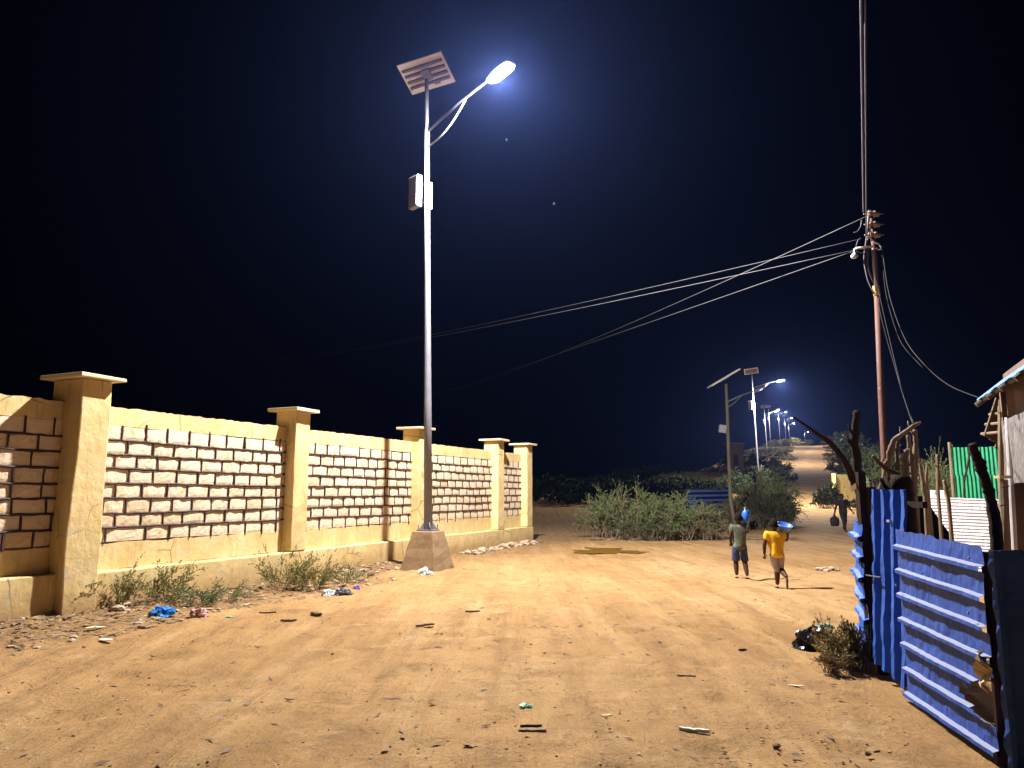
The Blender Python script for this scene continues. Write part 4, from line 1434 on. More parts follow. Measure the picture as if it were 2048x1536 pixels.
# poles of the corner
for (x0, y0, x1, y1, D, r, mt) in ((2001, 812, 2003, 1120, 9.1, 0.030, 'wood_pale'), (2011, 822, 2017, 1120, 9.0, 0.026, 'wood_pale'), (2006, 800, 2010, 960, 9.2, 0.05, 'wood'), (2015, 835, 2030, 1110, 8.6, 0.03, 'tin')):
    pt = at(x1, y1, D)
    MB().tube([Vector((pt.x, pt.y, -.1)), pt, at((x0 + x1) / 2, (y0 + y1) / 2, D), at(x0, y0, D)], r, 8).build('corner_pole', M[mt], shed)
MB().tube([at(2008, 1110, 8.4), at(2009, 1030, 8.4), at(2006, 960, 8.4)], [.055, .05, .05], 10).build('prop', M['wood_pale'], shed)
MB().tube([Vector((at(2008, 1110, 8.4).x, 8.4, -.1)), at(2008, 1110, 8.4)], .055, 10).build('prop', M['wood_pale'], shed)
MB().box(at(2006, 954, 8.35), (0.14, 0.10, 0.03)).build('bracket_board', M['plank'], shed)
MB().tube([at(2003, 975, 8.3), at(2018, 972, 8.3)], 0.008, 6).build('tie_wire', M['cable'], shed)
MB().tube([at(2000, 1012, 8.3), at(2012, 1008, 8.3)], 0.008, 6).build('tie_wire', M['cable'], shed)
# purlin ends of the lean-to behind
for (x, y) in ((1979, 829), (1971, 849), (1963, 868), (1988, 812)):
    MB().tube([at(x, y, 11), at(x + 42, y - 4, 10.6)], 0.022, 8).build('purlin_end', M['wood_pale'], shed)
for (x0, y0, x1, y1) in ((1996, 800, 1976, 872), (2006, 812, 1990, 876), (2013, 830, 2002, 890)):
    MB().box((at(x0, y0, 10.9) + at(x1, y1, 10.9)) / 2, (0.10, 0.03, 0.60), Matrix.Rotation(R(22), 3, 'Y')).build('slat', M['wood'], shed)

# ------------------------------------------------------------------ pale yellow wall beyond the gate, blue tin far left, dim hut
yw = thing('garden_wall', (0, 0, 0), 'pale yellow rendered wall with faded painted pattern beyond the man', 'wall')
D = 66.0
a, b_ = at(1667, 952, D), at(1722, 952, D + 2.5)
yw.location = (a.x, a.y, gz(a.x, a.y))
mb = MB()
dv = (b_ - a)
dv.z = 0
mb.box(((a.x + b_.x) / 2, (a.y + b_.y) / 2, (a.z + 0.0) / 2), (dv.length, 0.2, a.z + 0.3), Matrix.Rotation(math.atan2(dv.y, dv.x), 3, 'Z'))
mb.build('rendered_face', M['yellow_wall'], yw)
mb = MB()
mb.box((a.x + 0.0, a.y - .02, (a.z + .05) / 2), (0.24, 0.26, a.z + 0.4))
mb.build('end_pier', M['yellow_wall'], yw)
bt = thing('tin_fence', at(1376, 1000, 33).to_tuple()[:2] + (0,), 'low blue tin fence with level grooves half hidden behind the big bush', 'fence')
a, b_ = at(1372, 978, 34), at(1462, 977, 37)
solid(sheet_mesh(a, b_, (0.1, 0.1), (a.z, b_.z), 'h', 0.22, 0.05, 'sine', -1, 0.01, None, 20, 60, 0.02, 71).build('sheet', M['blue'], bt))
MB().tube([(a.x, a.y + .08, -.1), (a.x, a.y + .08, a.z)], .05, 8).build('post', M['wood_dark'], bt)
MB().tube([(b_.x, b_.y + .08, -.1), (b_.x, b_.y + .08, b_.z)], .05, 8).build('post', M['wood_dark'], bt)
hut = thing('hut', at(1476, 905, 100).to_tuple()[:2] + (gz(29.7, 100),), 'small dim pale block hut far behind the short lamp pole', 'hut')
a = at(1480, 890, 100)
h0 = gz(a.x, 100)
MB().box((a.x - .2, 102, (h0 + a.z) / 2), (1.7, 2.4, a.z - h0 + .4)).build('wall', M['mudwall'], hut)
MB().box((a.x - .2, 102, a.z + .3), (2.0, 2.8, 0.10), Matrix.Rotation(R(3), 3, 'Y')).build('roof', M['rust'], hut)
MB().box((a.x - .4, 100.76, (h0 + a.z) / 2 - .2), (0.6, 0.08, 1.5)).build('door', M['wood_dark'], hut)

# ------------------------------------------------------------------ scrub
def plant_parts(rx, ry, h, nstem, nsub, nleaf, leaf, seed, droop=0.35, spread=0.9, stem_r=0.018, upright=0.0, core=0.35):
    """Arching thorny stems with side twigs and small leaflets. Origin at the foot."""
    rng = random.Random(seed)
    st = MB()
    lv, lf = [], []

    def leaflet(p, d, size):
        s = Vector((rng.uniform(-1, 1), rng.uniform(-1, 1), rng.uniform(-1, 1)))
        s = (s - d * s.dot(d))
        if s.length < 1e-3: return
        s.normalize()
        w = size * rng.uniform(0.25, 0.42)
        l = size * rng.uniform(0.7, 1.3)
        n = len(lv)
        lv.extend([tuple(p), tuple(p + d * l * .5 + s * w), tuple(p + d * l), tuple(p + d * l * .5 - s * w)])
        lf.append((n, n + 1, n + 2, n + 3))

    for i in range(nstem):
        an = rng.uniform(0, 2 * math.pi)
        rr = math.sqrt(rng.random()) * core
        b = Vector((math.cos(an) * rr * rx, math.sin(an) * rr * ry, -0.03))
        an2 = an + rng.uniform(-.7, .7)
        reach = rng.uniform(0.35, 1.0) * spread
        tip = Vector((math.cos(an2) * reach * rx, math.sin(an2) * reach * ry, h * rng.uniform(0.30, 1.12) * (1.15 - 0.55 * reach + upright)))
        mid = b.lerp(tip, 0.5) + Vector((0, 0, h * droop * rng.uniform(0.3, 1)))
        N = 9
        pts = []
        for k in range(N + 1):
            s = k / N
            p = b * (1 - s) ** 2 + mid * 2 * s * (1 - s) + tip * s * s
            p += Vector((rng.uniform(-1, 1), rng.uniform(-1, 1), rng.uniform(-.6, .6))) * 0.02 * h
            pts.append(p)
        st.tube(pts, [stem_r * (1 - 0.8 * k / N) for k in range(N + 1)], 4, caps=False)
        for j in range(nsub):
            s = rng.uniform(0.25, 1.0)
            k = min(N - 1, int(s * N))
            q = pts[k].lerp(pts[k + 1], s * N - k)
            d = (pts[k + 1] - pts[k]).normalized()
            sd2 = Vector((rng.uniform(-1, 1), rng.uniform(-1, 1), rng.uniform(-.35, .9)))
            d2 = (d * 0.75 + sd2 * 0.75).normalized()
            ln = h * rng.uniform(0.12, 0.34)
            e = q + d2 * ln + Vector((0, 0, -0.12 * ln))
            if e.z < 0.01: e.z = rng.uniform(0.01, .06)
            m_ = q.lerp(e, 0.5) + Vector((0, 0, 0.08 * ln))
            st.tube([q, m_, e], [stem_r * 0.35, stem_r * 0.26, stem_r * 0.12], 3, caps=False)
            for l_ in range(nleaf):
                u = rng.uniform(0.1, 1.05)
                p = q.lerp(m_, u * 2) if u < .5 else m_.lerp(e, u * 2 - 1)
                dl = (d2 * 0.6 + Vector((rng.uniform(-1, 1), rng.uniform(-1, 1), rng.uniform(-.4, 1)))).normalized()
                leaflet(p, dl, leaf * rng.uniform(0.6, 1.3))
    return st, (lv, lf)


_pool = {}


def scrub(name, label, loc, rx, ry, h, kind, leafmat, cat='bush', group=None, rot=None, stemmat='twig', scale=1.0):
    key = (kind, leafmat, stemmat)
    o = thing(name, loc, label, cat, group)
    if kind not in SPEC: raise KeyError(kind)
    if key not in _pool:
        st, (lv, lf) = plant_parts(**SPEC[kind])
        _pool[key] = (st.mesh('stems', M[stemmat]), MB().add(lv, lf).mesh('foliage', M[leafmat]))
    a, b = _pool[key]
    sp = SPEC[kind]
    for nm, me in (('branches', a), ('foliage', b)):
        c = bpy.data.objects.new(nm, me)
        COL.objects.link(c)
        c.parent = o
    o.scale = (rx / sp['rx'], ry / sp['ry'], h / sp['h'])
    o.rotation_euler = (0, 0, rot if rot is not None else 0)
    return o


SPEC = {
    'big': dict(rx=3.0, ry=1.6, h=1.9, nstem=110, nsub=15, nleaf=15, leaf=0.058, seed=3, droop=0.40, spread=1.0, stem_r=0.022, core=0.75),
    'big2': dict(rx=3.0, ry=1.6, h=1.9, nstem=100, nsub=14, nleaf=15, leaf=0.060, seed=8, droop=0.5, spread=1.0, stem_r=0.022, core=0.7),
    'dead': dict(rx=2.0, ry=1.2, h=1.2, nstem=110, nsub=16, nleaf=4, leaf=0.06, seed=13, droop=0.5, spread=1.0, stem_r=0.018, core=0.8),
    'far': dict(rx=2.5, ry=2.0, h=1.8, nstem=50, nsub=11, nleaf=13, leaf=0.13, seed=17, droop=0.5, spread=1.0, stem_r=0.03, core=0.7),
    'far2': dict(rx=2.5, ry=2.0, h=1.8, nstem=46, nsub=11, nleaf=12, leaf=0.15, seed=29, droop=0.35, spread=1.0, stem_r=0.03, core=0.6),
    'verge': dict(rx=3.0, ry=3.0, h=0.7, nstem=90, nsub=8, nleaf=10, leaf=0.14, seed=37, droop=0.6, spread=1.0, stem_r=0.02, core=0.95),
    'sapling': dict(rx=0.75, ry=0.4, h=0.55, nstem=19, nsub=15, nleaf=12, leaf=0.025, seed=41, droop=0.12, spread=1.25, stem_r=0.005, core=0.12),
    'sapling2': dict(rx=0.75, ry=0.4, h=0.6, nstem=18, nsub=15, nleaf=12, leaf=0.025, seed=47, droop=0.1, spread=1.3, stem_r=0.005, upright=0.1, core=0.1),
    'weed': dict(rx=0.35, ry=0.3, h=0.35, nstem=70, nsub=8, nleaf=13, leaf=0.022, seed=53, droop=0.4, spread=1.0, stem_r=0.005, core=0.7),
}


def grounded(x, y):
    return (x, y, gz(x, y) - 0.02)


# the mass of bushes beyond the end of the wall
def at_g(px_, Y):
    X = (px_ - 1024) / 1500 * Y * 1.01
    return grounded(X, Y)


scrub('thorn_bush', 'large grey-green thorn bush with feathery tips, leftmost past the wall', at_g(1252, 27.3), 1.95, 1.6, 1.75, 'big', 'leaf', rot=0.2)
scrub('thorn_bush', 'large olive thorn bush forming the middle of the mass past the wall', at_g(1338, 27.0), 1.7, 1.5, 1.5, 'big2', 'leaf', rot=0.5)
scrub('thorn_bush', 'low dark bush tucked at the foot of the leftmost thorn bush', at_g(1280, 26.2), 1.3, 0.8, 0.8, 'big2', 'leaf_dark', rot=2.6)
scrub('dead_brush', 'tangled brown brushwood heap at the road edge before the bushes', at_g(1385, 26.6), 1.3, 1.1, 1.0, 'dead', 'leaf_dry', cat='brushwood')
scrub('dead_brush', 'lower tangle of brown brushwood at the foot of the short lamp pole', at_g(1440, 34), 1.6, 1.2, 1.25, 'dead', 'leaf_dry', cat='brushwood', rot=2.0)
scrub('thorn_bush', 'spreading bush catching bright light, right of the short lamp pole', at_g(1520, 38), 1.9, 1.6, 2.35, 'big2', 'leaf_pale_lit', rot=1.2)
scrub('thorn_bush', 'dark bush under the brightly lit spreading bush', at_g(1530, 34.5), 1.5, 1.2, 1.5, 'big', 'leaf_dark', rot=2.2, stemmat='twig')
scrub('thorn_bush', 'dark leafy bush behind the green shirted child', at_g(1492, 36), 1.4, 1.2, 1.6, 'big2', 'leaf_dark', rot=0.9)
scrub('thorn_bush', 'dim bush standing behind the blue tin fence', at_g(1400, 43), 2.2, 1.4, 1.6, 'big', 'leaf_dark', rot=1.9)
# road-side scrub going up the hill
HILL = [
    (1518, 82, 2.6, 3.0, 2.2, 'far', 'leaf_dark', 'dark bush left of the road below the yellow-lit scrub'),
    (1487, 74, 3.0, 3.0, 2.3, 'far2', 'leaf_dark', 'dark bush left of the second lamp pole'),
    (1566, 92, 1.3, 2.0, 1.2, 'far2', 'leaf_dark', 'dark bush reaching to the road from its left edge'),
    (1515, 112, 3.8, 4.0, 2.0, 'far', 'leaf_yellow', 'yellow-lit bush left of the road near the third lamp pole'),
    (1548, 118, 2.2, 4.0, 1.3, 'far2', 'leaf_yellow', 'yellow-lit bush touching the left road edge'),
    (1475, 105, 3.2, 4.0, 2.6, 'far', 'leaf_dark', 'dim bush farther left of the yellow-lit scrub'),
    (1535, 150, 3.6, 5.0, 1.7, 'far2', 'leaf_dry', 'dry bush left of the road below the crest'),
    (1552, 204, 4.0, 4.0, 1.8, 'far', 'leaf_yellow', 'yellow bush on the crest left of the fourth pole'),
    (1576, 216, 3.6, 4.0, 2.0, 'far2', 'leaf_yellow', 'orange-lit bush in the middle of the crest'),
    (1598, 222, 3.2, 4.0, 1.7, 'far', 'leaf', 'green bush on the crest right of the poles'),
    (1640, 58, 1.15, 1.2, 1.5, 'far2', 'leaf_dark', 'dark spiky bush at the right road edge left of the yellow garden wall'),
    (1650, 63, 0.65, 1.2, 1.7, 'far', 'leaf_dark', 'taller dark bush behind the spiky one at the right road edge'),
    (1712, 84, 3.0, 3.0, 3.0, 'far2', 'leaf_dark', 'dark bush above the garden wall'),
    (1688, 104, 3.2, 3.5, 2.6, 'far', 'leaf_dry', 'brownish bush narrowing the road on its right side'),
    (1698, 128, 4.2, 4.0, 4.6, 'far2', 'leaf', 'tall greenish bush on the hill right of the road'),
    (1690, 165, 4.4, 4.0, 4.4, 'far', 'leaf', 'rounded greenish bush near the hilltop right of the road'),
    (1740, 140, 5.0, 4.0, 3.6, 'far', 'leaf_dark', 'wide dim bush on the hill beyond the leaning branch'),
    (1722, 76, 2.8, 2.5, 3.8, 'far2', 'leaf', 'green bush behind the thick bent post'),
    (1752, 74, 3.0, 2.5, 3.7, 'far', 'leaf', 'green bush behind the gate top'),
    (1716, 64.5, 0.55, 0.5, 2.0, 'far', 'leaf_pale_lit', 'lit leafy bush in front of the yellow garden wall'),
    (1668, 200, 4.5, 4.0, 2.8, 'far2', 'leaf_dry', 'dry bush at the crest right of the road'),
]
for (fx, D, rx, ry, h, kd, mt, lab) in HILL:
    scrub('bush', lab, at_g(fx, D), rx, ry, h, kd, mt, group='scrub bushes along the hill road', rot=(fx * 7 % 63) / 10)
scrub('bush', 'green bush in the yard left of the green tin sheet', at_g(1885, 21), 1.1, 1.0, 2.5, 'big', 'leaf', rot=1.0)
scrub('bush', 'smaller green bush in the yard behind the yellowish posts', at_g(1852, 23), 1.2, 1.0, 2.2, 'big2', 'leaf', rot=2.0)
# low verge growth as one mass: nobody could count it
vg = MB()
st, (lv, lf) = plant_parts(**SPEC['verge'])
rngv = random.Random(77)
lvn = np.array(lv)
AV, AF = [], []
off = 0
cnt = 0
base_f = np.array(lf)
for k in range(90):
    Y = rngv.uniform(44, 215)
    side_ = rngv.choice((-1, 1, -1))
    X = float(road_x(np.array([Y]))[0]) + side_ * (rngv.uniform(3.8, 16) + (Y - 40) * 0.01)
    a = rngv.uniform(0, 6.28)
    sc = rngv.uniform(0.5, 1.3)
    ca, sa = math.cos(a) * sc, math.sin(a) * sc
    v = np.stack([lvn[:, 0] * ca - lvn[:, 1] * sa + X, lvn[:, 0] * sa + lvn[:, 1] * ca + Y, lvn[:, 2] * sc], 1)
    v[:, 2] += height(v[:, 0], v[:, 1])
    AV.append(v)
    AF.append(base_f + off)
    off += len(v)
vv = np.concatenate(AV)
ff = np.concatenate(AF)
me = bpy.data.meshes.new('undergrowth')
me.vertices.add(len(vv))
me.vertices.foreach_set('co', vv.ravel())
me.loops.add(ff.size)
me.loops.foreach_set('vertex_index', ff.ravel().astype(np.int32))
me.polygons.add(len(ff))
me.polygons.foreach_set('loop_start', np.arange(0, ff.size, 4, dtype=np.int32))
me.update(calc_edges=True)
me.materials.append(M['leaf_dry'])
o = bpy.data.objects.new('undergrowth', me)
COL.objects.link(o)
tag(o, 'low dry undergrowth covering the verges of the hill road', 'undergrowth', kind='stuff')

# scrubland beyond the wall, its darkness put into the leaf colour
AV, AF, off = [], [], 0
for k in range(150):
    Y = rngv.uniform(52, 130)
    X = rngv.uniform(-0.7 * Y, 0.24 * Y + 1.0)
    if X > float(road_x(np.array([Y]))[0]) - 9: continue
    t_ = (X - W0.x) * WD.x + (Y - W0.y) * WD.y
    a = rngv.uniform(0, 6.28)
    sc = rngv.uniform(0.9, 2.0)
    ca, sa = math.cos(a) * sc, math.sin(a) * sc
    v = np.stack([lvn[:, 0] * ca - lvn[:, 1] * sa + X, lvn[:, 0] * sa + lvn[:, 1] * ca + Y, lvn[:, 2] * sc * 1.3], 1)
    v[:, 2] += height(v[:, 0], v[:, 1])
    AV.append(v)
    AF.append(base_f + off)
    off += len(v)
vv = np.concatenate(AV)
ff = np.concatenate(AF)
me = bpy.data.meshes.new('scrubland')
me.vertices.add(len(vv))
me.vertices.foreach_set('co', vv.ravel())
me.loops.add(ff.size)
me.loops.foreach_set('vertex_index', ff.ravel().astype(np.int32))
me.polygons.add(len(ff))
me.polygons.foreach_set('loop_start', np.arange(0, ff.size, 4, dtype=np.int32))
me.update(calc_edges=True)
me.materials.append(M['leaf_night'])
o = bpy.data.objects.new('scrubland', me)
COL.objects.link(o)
tag(o, 'low scrubland with night-darkened leaves stretching away in the dark beyond the wall', 'scrubland', kind='stuff')

# saplings against the wall
SAP = [
    (235, 1212, 0.55, 0.32, 0.62, 'sapling', 'leaf_yellow', 0.4, 'wiry yellowish sapling at the foot of the big pillar'),
    (330, 1205, 0.62, 0.30, 0.50, 'sapling2', 'leaf_yellow', 0.1, 'wiry sapling spreading against the plinth above the blue bag'),
    (405, 1212, 0.50, 0.32, 0.34, 'sapling', 'leaf_pale_lit', 0.3, 'low green sapling between the blue and pinkish bags'),
    (290, 1195, 0.75, 0.30, 0.66, 'sapling', 'leaf_yellow', 2.9, 'broad wiry sapling behind the others, between pillar and blue bag'),
    (445, 1205, 0.60, 0.28, 0.30, 'sapling2', 'leaf_pale_lit', 0.0, 'lowest sapling, trailing right of the pinkish bag'),
    (600, 1170, 0.80, 0.30, 0.50, 'sapling2', 'leaf_yellow', 1.0, 'sapling leaning against the plinth right under the second pillar'),
    (560, 1180, 0.62, 0.35, 0.66, 'sapling2', 'leaf_yellow', 2.6, 'taller arching sapling below the second pillar'),
    (630, 1180, 0.72, 0.35, 0.60, 'sapling', 'leaf_yellow', 0.2, 'feathery sapling right of the second pillar'),
    (690, 1168, 0.55, 0.30, 0.36, 'sapling2', 'leaf_pale_lit', 0.5, 'low sapling above the torn grey bag'),
]
for (x, y, rx, ry, h, kd, mt, rt, lab) in SAP:
    p = place(x, y)
    scrub('sapling', lab, (p.x, p.y, p.z), rx, ry, h, kd, mt, cat='sapling', rot=WANG + rt - 0.3, group='thorny saplings along the wall')
p = place(1700, 1330)
scrub('weed_clump', 'bushy yellow-green weed clump against the narrow blue panel', (3.12, 7.45, gz(3.1, 7.4)), 0.22, 0.32, 0.40, 'weed', 'leaf_straw', cat='weed')
scrub('weed_clump', 'low weed tuft in front of the clump beside the black bag', (3.0, 7.2, gz(3.0, 7.2)), 0.26, 0.20, 0.22, 'weed', 'leaf_straw', cat='weed', rot=1.0)
scrub('weed_clump', 'dark upright weed clump in the corner by the gate foot', (3.22, 7.20, gz(3.2, 7.2)), 0.16, 0.14, 0.42, 'weed', 'leaf_dark', cat='weed', rot=2.0)

# ------------------------------------------------------------------ litter, stones, scraps
def rock_v(r, rng, n=2):
    bm = bmesh.new()
    bmesh.ops.create_icosphere(bm, subdivisions=n, radius=r)
    s = rng.uniform(0, 99)
    for v in bm.verts:
        v.co *= 1 + 0.45 * mnoise.noise(v.co / r * 0.9 + Vector((s, s, s)))
        v.co.z *= 0.6
    vs = [tuple(v.co) for v in bm.verts]
    fs = [tuple(v.index for v in f.verts) for f in bm.faces]
    bm.free()
    return vs, fs


rl = random.Random(21)
peb = [rock_v(1.0, rl, 1) for _ in range(6)]


def scatter(name, mat, n, fn, label, cat, sizes, flat=False):
    mb = MB()
    k = 0
    while k < n:
        x, y = fn()
        if x is None: continue
        z = gz(x, y)
        r = sizes[0] + (sizes[1] - sizes[0]) * rl.random() ** 3
        a = rl.uniform(0, 6.28)
        if flat:
            l, w = r * rl.uniform(1, 2.4), r * rl.uniform(.4, .8)
            c, s = math.cos(a), math.sin(a)
            t1, t2, t3 = rl.uniform(0, r * .7), rl.uniform(0, r * .7), rl.uniform(0, r * .5)
            mb.add([(x - l * c, y - l * s, z + t1 + .004), (x + w * s, y - w * c, z + .006), (x + l * c, y + l * s, z + t2 + .004), (x - w * s, y + w * c, z + t3 + .006)], [(0, 1, 2), (0, 2, 3)])
        else:
            vs, fs = peb[k % 6]
            c, s = math.cos(a) * r, math.sin(a) * r
            mb.add([(x + vx * c - vy * s, y + vx * s + vy * c, z + vz * r * .8 + r * 0.2) for vx, vy, vz in vs], fs)
        k += 1
    o = mb.build(name, M[mat])
    tag(o, label, cat, kind='stuff')
    return o


def near_field():
    y = 3.6 + 18 * rl.random() ** 1.8
    x = rl.uniform(-0.72, 0.55) * y
    dx, dy = x - W0.x, y - W0.y
    if dx * WN.x + dy * WN.y < 0.25: return None, None
    if x > 2.75 and y < 8: return None, None
    return x, y


def by_wall():
    t = rl.uniform(-3.2, 7.5)
    o_ = 0.05 + 1.7 * rl.random() ** 1.7 * (1.0 if t < 5 else 0.45)
    p = wall(t, o_)
    return p.x, p.y


def wall_end():
    t = 10.4 + 5.0 * rl.random()
    p = wall(t, 0.05 + 0.40 * rl.random() ** 1.5)
    return p.x, p.y


scatter('gravel', 'stone_dark', 2200, near_field, 'small dark crumbs and pebbles strewn over the dirt', 'pebbles', (0.004, 0.015))
scatter('gravel', 'stone', 1500, near_field, 'small pale pebbles strewn over the dirt', 'pebbles', (0.004, 0.015))
scatter('leaf_litter', 'litter', 4200, by_wall, 'brown dead leaf litter along the foot of the wall', 'leaf litter', (0.012, 0.05), True)
scatter('leaf_litter', 'litter', 1100, near_field, 'scattered dry leaf bits on the dirt road', 'leaf litter', (0.008, 0.034), True)
scatter('rubble', 'stone', 420, by_wall, 'crumbled plaster and small stones along the wall foot', 'rubble', (0.01, 0.06))
scatter('rubble', 'stone', 200, wall_end, 'broken clods piled along the far wall foot', 'rubble', (0.03, 0.13))
scatter('rubble', 'stone_dark', 110, wall_end, 'dark broken clods along the far wall foot', 'rubble', (0.03, 0.11))


def bush_foot():
    x = 2.6 + 7.5 * rl.random()
    return x, 25.6 + 0.9 * rl.random() + 0.12 * (x - 2)


scatter('leaf_litter', 'litter', 600, bush_foot, 'dry twigs and scraps along the foot of the bushes', 'leaf litter', (0.03, 0.12), True)


def single_rock(x, y, r, mat, label, cat='stone', name='stone'):
    p = place(x, y)
    vs, fs = rock_v(r, rl, 2)
    o = MB().add([(a + p.x, b + p.y, c + p.z + r * .25) for a, b, c in vs], fs).build(name, M[mat], smooth_=False, origin=tuple(p))
    return tag(o, label, cat)


single_rock(1553, 1496, 0.028, 'stone_dark', 'dark stone on the dirt at the bottom, right of the white stick')
single_rock(1736, 1510, 0.022, 'stone_dark', 'small dark stone near the bottom edge left of the blue fence')
single_rock(742, 1151, 0.075, 'stone_dark', 'brown clod beside the sapling left of the lamp footing')
single_rock(1348, 1422, 0.020, 'stone', 'small pale stone between green scrap and white stick')
single_rock(182, 1212, 0.13, 'stone', 'rough pale rock at the foot of the big pillar')
single_rock(236, 1222, 0.10, 'stone', 'smaller pale rock right of the big pillar foot')

# rubble heap in the road
p = place(1652, 1141)
hp = thing('rubble_heap', p, 'small heap of whitish broken stones on the road left of the fence', 'rubble heap')
for k in range(26):
    a = rl.uniform(0, 6.28)
    rr = math.sqrt(rl.random())
    x, y = p.x + math.cos(a) * rr * 0.24, p.y + math.sin(a) * rr * 0.22
    r = rl.uniform(0.03, 0.065)
    vs, fs = rock_v(r, rl, 1)
    z = gz(x, y) + r * .3 + 0.07 * (1 - rr)
    MB().add([(u + x, v + y, w + z) for u, v, w in vs], fs).build('stone', M['stone_white'], hp)


def crumple(name, x, y, size, mat, label, cat='plastic bag', zs=0.6, seed=0, knot=None, group=None):
    """Creased film bag resting on the ground."""
    p = place(x, y)
    bm = bmesh.new()
    bmesh.ops.create_icosphere(bm, subdivisions=4, radius=1)
    for v in bm.verts:
        q = v.co.copy()
        n1 = mnoise.noise(q * 1.3 + Vector((seed, 2, 3)))
        n2 = abs(mnoise.noise(q * 3.1 + Vector((seed * 3, 5, 1))))
        n3 = abs(mnoise.noise(q * 7.3 + Vector((seed * 5, 1, 1))))
        v.co = q * (0.85 + 0.55 * n1 - 0.5 * n2 - 0.18 * n3)
        v.co.x *= size[0]
        v.co.y *= size[1]
        v.co.z = max(-0.12 * size[2], v.co.z * size[2] * zs)
    vs = [(v.co.x + p.x, v.co.y + p.y, v.co.z + p.z + 0.10 * size[2]) for v in bm.verts]
    fs = [tuple(v.index for v in f.verts) for f in bm.faces]
    bm.free()
    o = MB().add(vs, fs).build(name, M[mat], origin=tuple(p))
    return tag(o, label, cat, group)


crumple('plastic_bag', 322, 1232, (0.19, 0.14, 0.17), 'bag_blue', 'crumpled bright blue plastic bag under the saplings by the wall', seed=2, zs=0.85)
crumple('plastic_bag', 396, 1234, (0.14, 0.12, 0.15), 'bag_pink', 'crumpled pinkish plastic bag right of the blue one', seed=5, zs=0.8)
crumple('plastic_bag', 460, 1236, (0.08, 0.05, 0.03), 'bag_green', 'flat scrap of green plastic right of the pinkish bag', 'plastic scrap', seed=6)
crumple('plastic_bag', 655, 1192, (0.12, 0.09, 0.12), 'bag_pale', 'pale translucent plastic bag left part of the litter by second pillar', seed=9, zs=0.8)
crumple('plastic_bag', 686, 1190, (0.16, 0.12, 0.14), 'bag_grey', 'torn dark grey plastic bag beside the pale one', seed=12, zs=0.8)
crumple('plastic_bag', 714, 1178, (0.07, 0.06, 0.07), 'bag_purple', 'small purple-blue wrapper right of the torn grey bag', 'wrapper', seed=15, zs=0.8)
crumple('plastic_bag', 852, 1150, (0.17, 0.10, 0.17), 'bag_pale', 'pale bluish plastic bag lying against the lamp footing', seed=19, zs=0.8)
crumple('plastic_bag', 1053, 1414, (0.06, 0.05, 0.05), 'bag_green', 'green plastic scrap on the open dirt at bottom centre', 'plastic scrap', seed=23, zs=0.5)
crumple('rubbish_bag', 1622, 1294, (0.23, 0.17, 0.25), 'bag_black', 'creased black rubbish bag beside the weeds by the blue fence', 'rubbish bag', seed=27, zs=0.9)
# light blue bottle by the black bag
p = place(1654, 1280) + Vector((0, 0, 0.13))
o = MB().lathe(p, [(0.03, -0.11), (0.040, -0.10), (0.042, -.02), (0.036, 0.0), (0.042, 0.02), (0.040, 0.07), (0.016, 0.11), (0.016, 0.13)], 14, Vector((0.9, 0.5, -0.1))).build('bottle', M['bottle'], smooth_=True, origin=tuple(p))
tag(o, 'light blue plastic bottle between the black bag and the weeds', 'bottle')


def chip(x, y, l, w, a, mat, label, name='wood_chip', cat='wood chip', h=0.012, group=None):
    p = place(x, y)
    mb = MB()
    c, s = math.cos(a), math.sin(a)
    n = 6
    vs = []
    for i in range(n + 1):
        u = i / n * 2 - 1
        ww = w * math.sqrt(max(0.05, 1 - u * u)) * rl.uniform(.8, 1.1)
        zc = 0.25 * h + h * rl.uniform(0, .4)
        for (sy, z) in ((-1, 0.0), (1, 0.0), (1, h), (-1, h)):
            X = u * l / 2
            Yy = sy * ww / 2
            vs.append((p.x + X * c - Yy * s, p.y + X * s + Yy * c, p.z + z + zc))
    fs = [(i * 4 + k, i * 4 + (k + 1) % 4, (i + 1) * 4 + (k + 1) % 4, (i + 1) * 4 + k) for i in range(n) for k in range(4)] + [(3, 2, 1, 0), tuple(n * 4 + k for k in range(4))]
    o = mb.add(vs, fs).build(name, M[mat], origin=tuple(p))
    return tag(o, label, cat, group)


chip(1388, 1467, 0.20, 0.032, -0.35, 'white', 'white stick lying on the dirt at the bottom of the picture', 'stick', 'stick', 0.02)
chip(1065, 1465, 0.19, 0.035, 0.0, 'wood_pale', 'splinter of pale wood lying below the green scrap')
chip(1062, 1456, 0.15, 0.022, 0.1, 'wood_dark', 'thin dark splinter just above the pale splinter')
chip(1373, 1355, 0.16, 0.028, -0.2, 'wood_pale', 'pale wood chip on the dirt above the white stick')
chip(1213, 1432, 0.09, 0.04, 0.3, 'plank', 'small yellowish chip right of the green scrap', h=0.006)
chip(1592, 1373, 0.12, 0.04, -0.3, 'paper', 'pale flake on the dirt left of the gate foot', h=0.006)
chip(850, 1253, 0.24, 0.05, 0.5, 'wood', 'curled dry leaf on the dirt right of the saplings', 'dead_leaf', 'leaf', 0.02)
chip(945, 1225, 0.20, 0.05, 0.3, 'wood', 'dry leaf on the dirt below the lamp footing', 'dead_leaf', 'leaf', 0.015)
chip(212, 1281, 0.17, 0.09, -0.3, 'white', 'white paper scrap left of the bags, nearest the camera', 'paper_scrap', 'paper scrap', 0.008)
chip(190, 1256, 0.22, 0.12, 0.3, 'paper', 'yellowish card scrap below the big pillar', 'paper_scrap', 'paper scrap', 0.008)
chip(577, 1244, 0.20, 0.05, 0.0, 'wood', 'brown wood splinter on the verge right of the green scrap', h=0.02)
chip(535, 1228, 0.22, 0.05, 0.1, 'wood_pale', 'pale wood splinter just above the brown one', h=0.02)
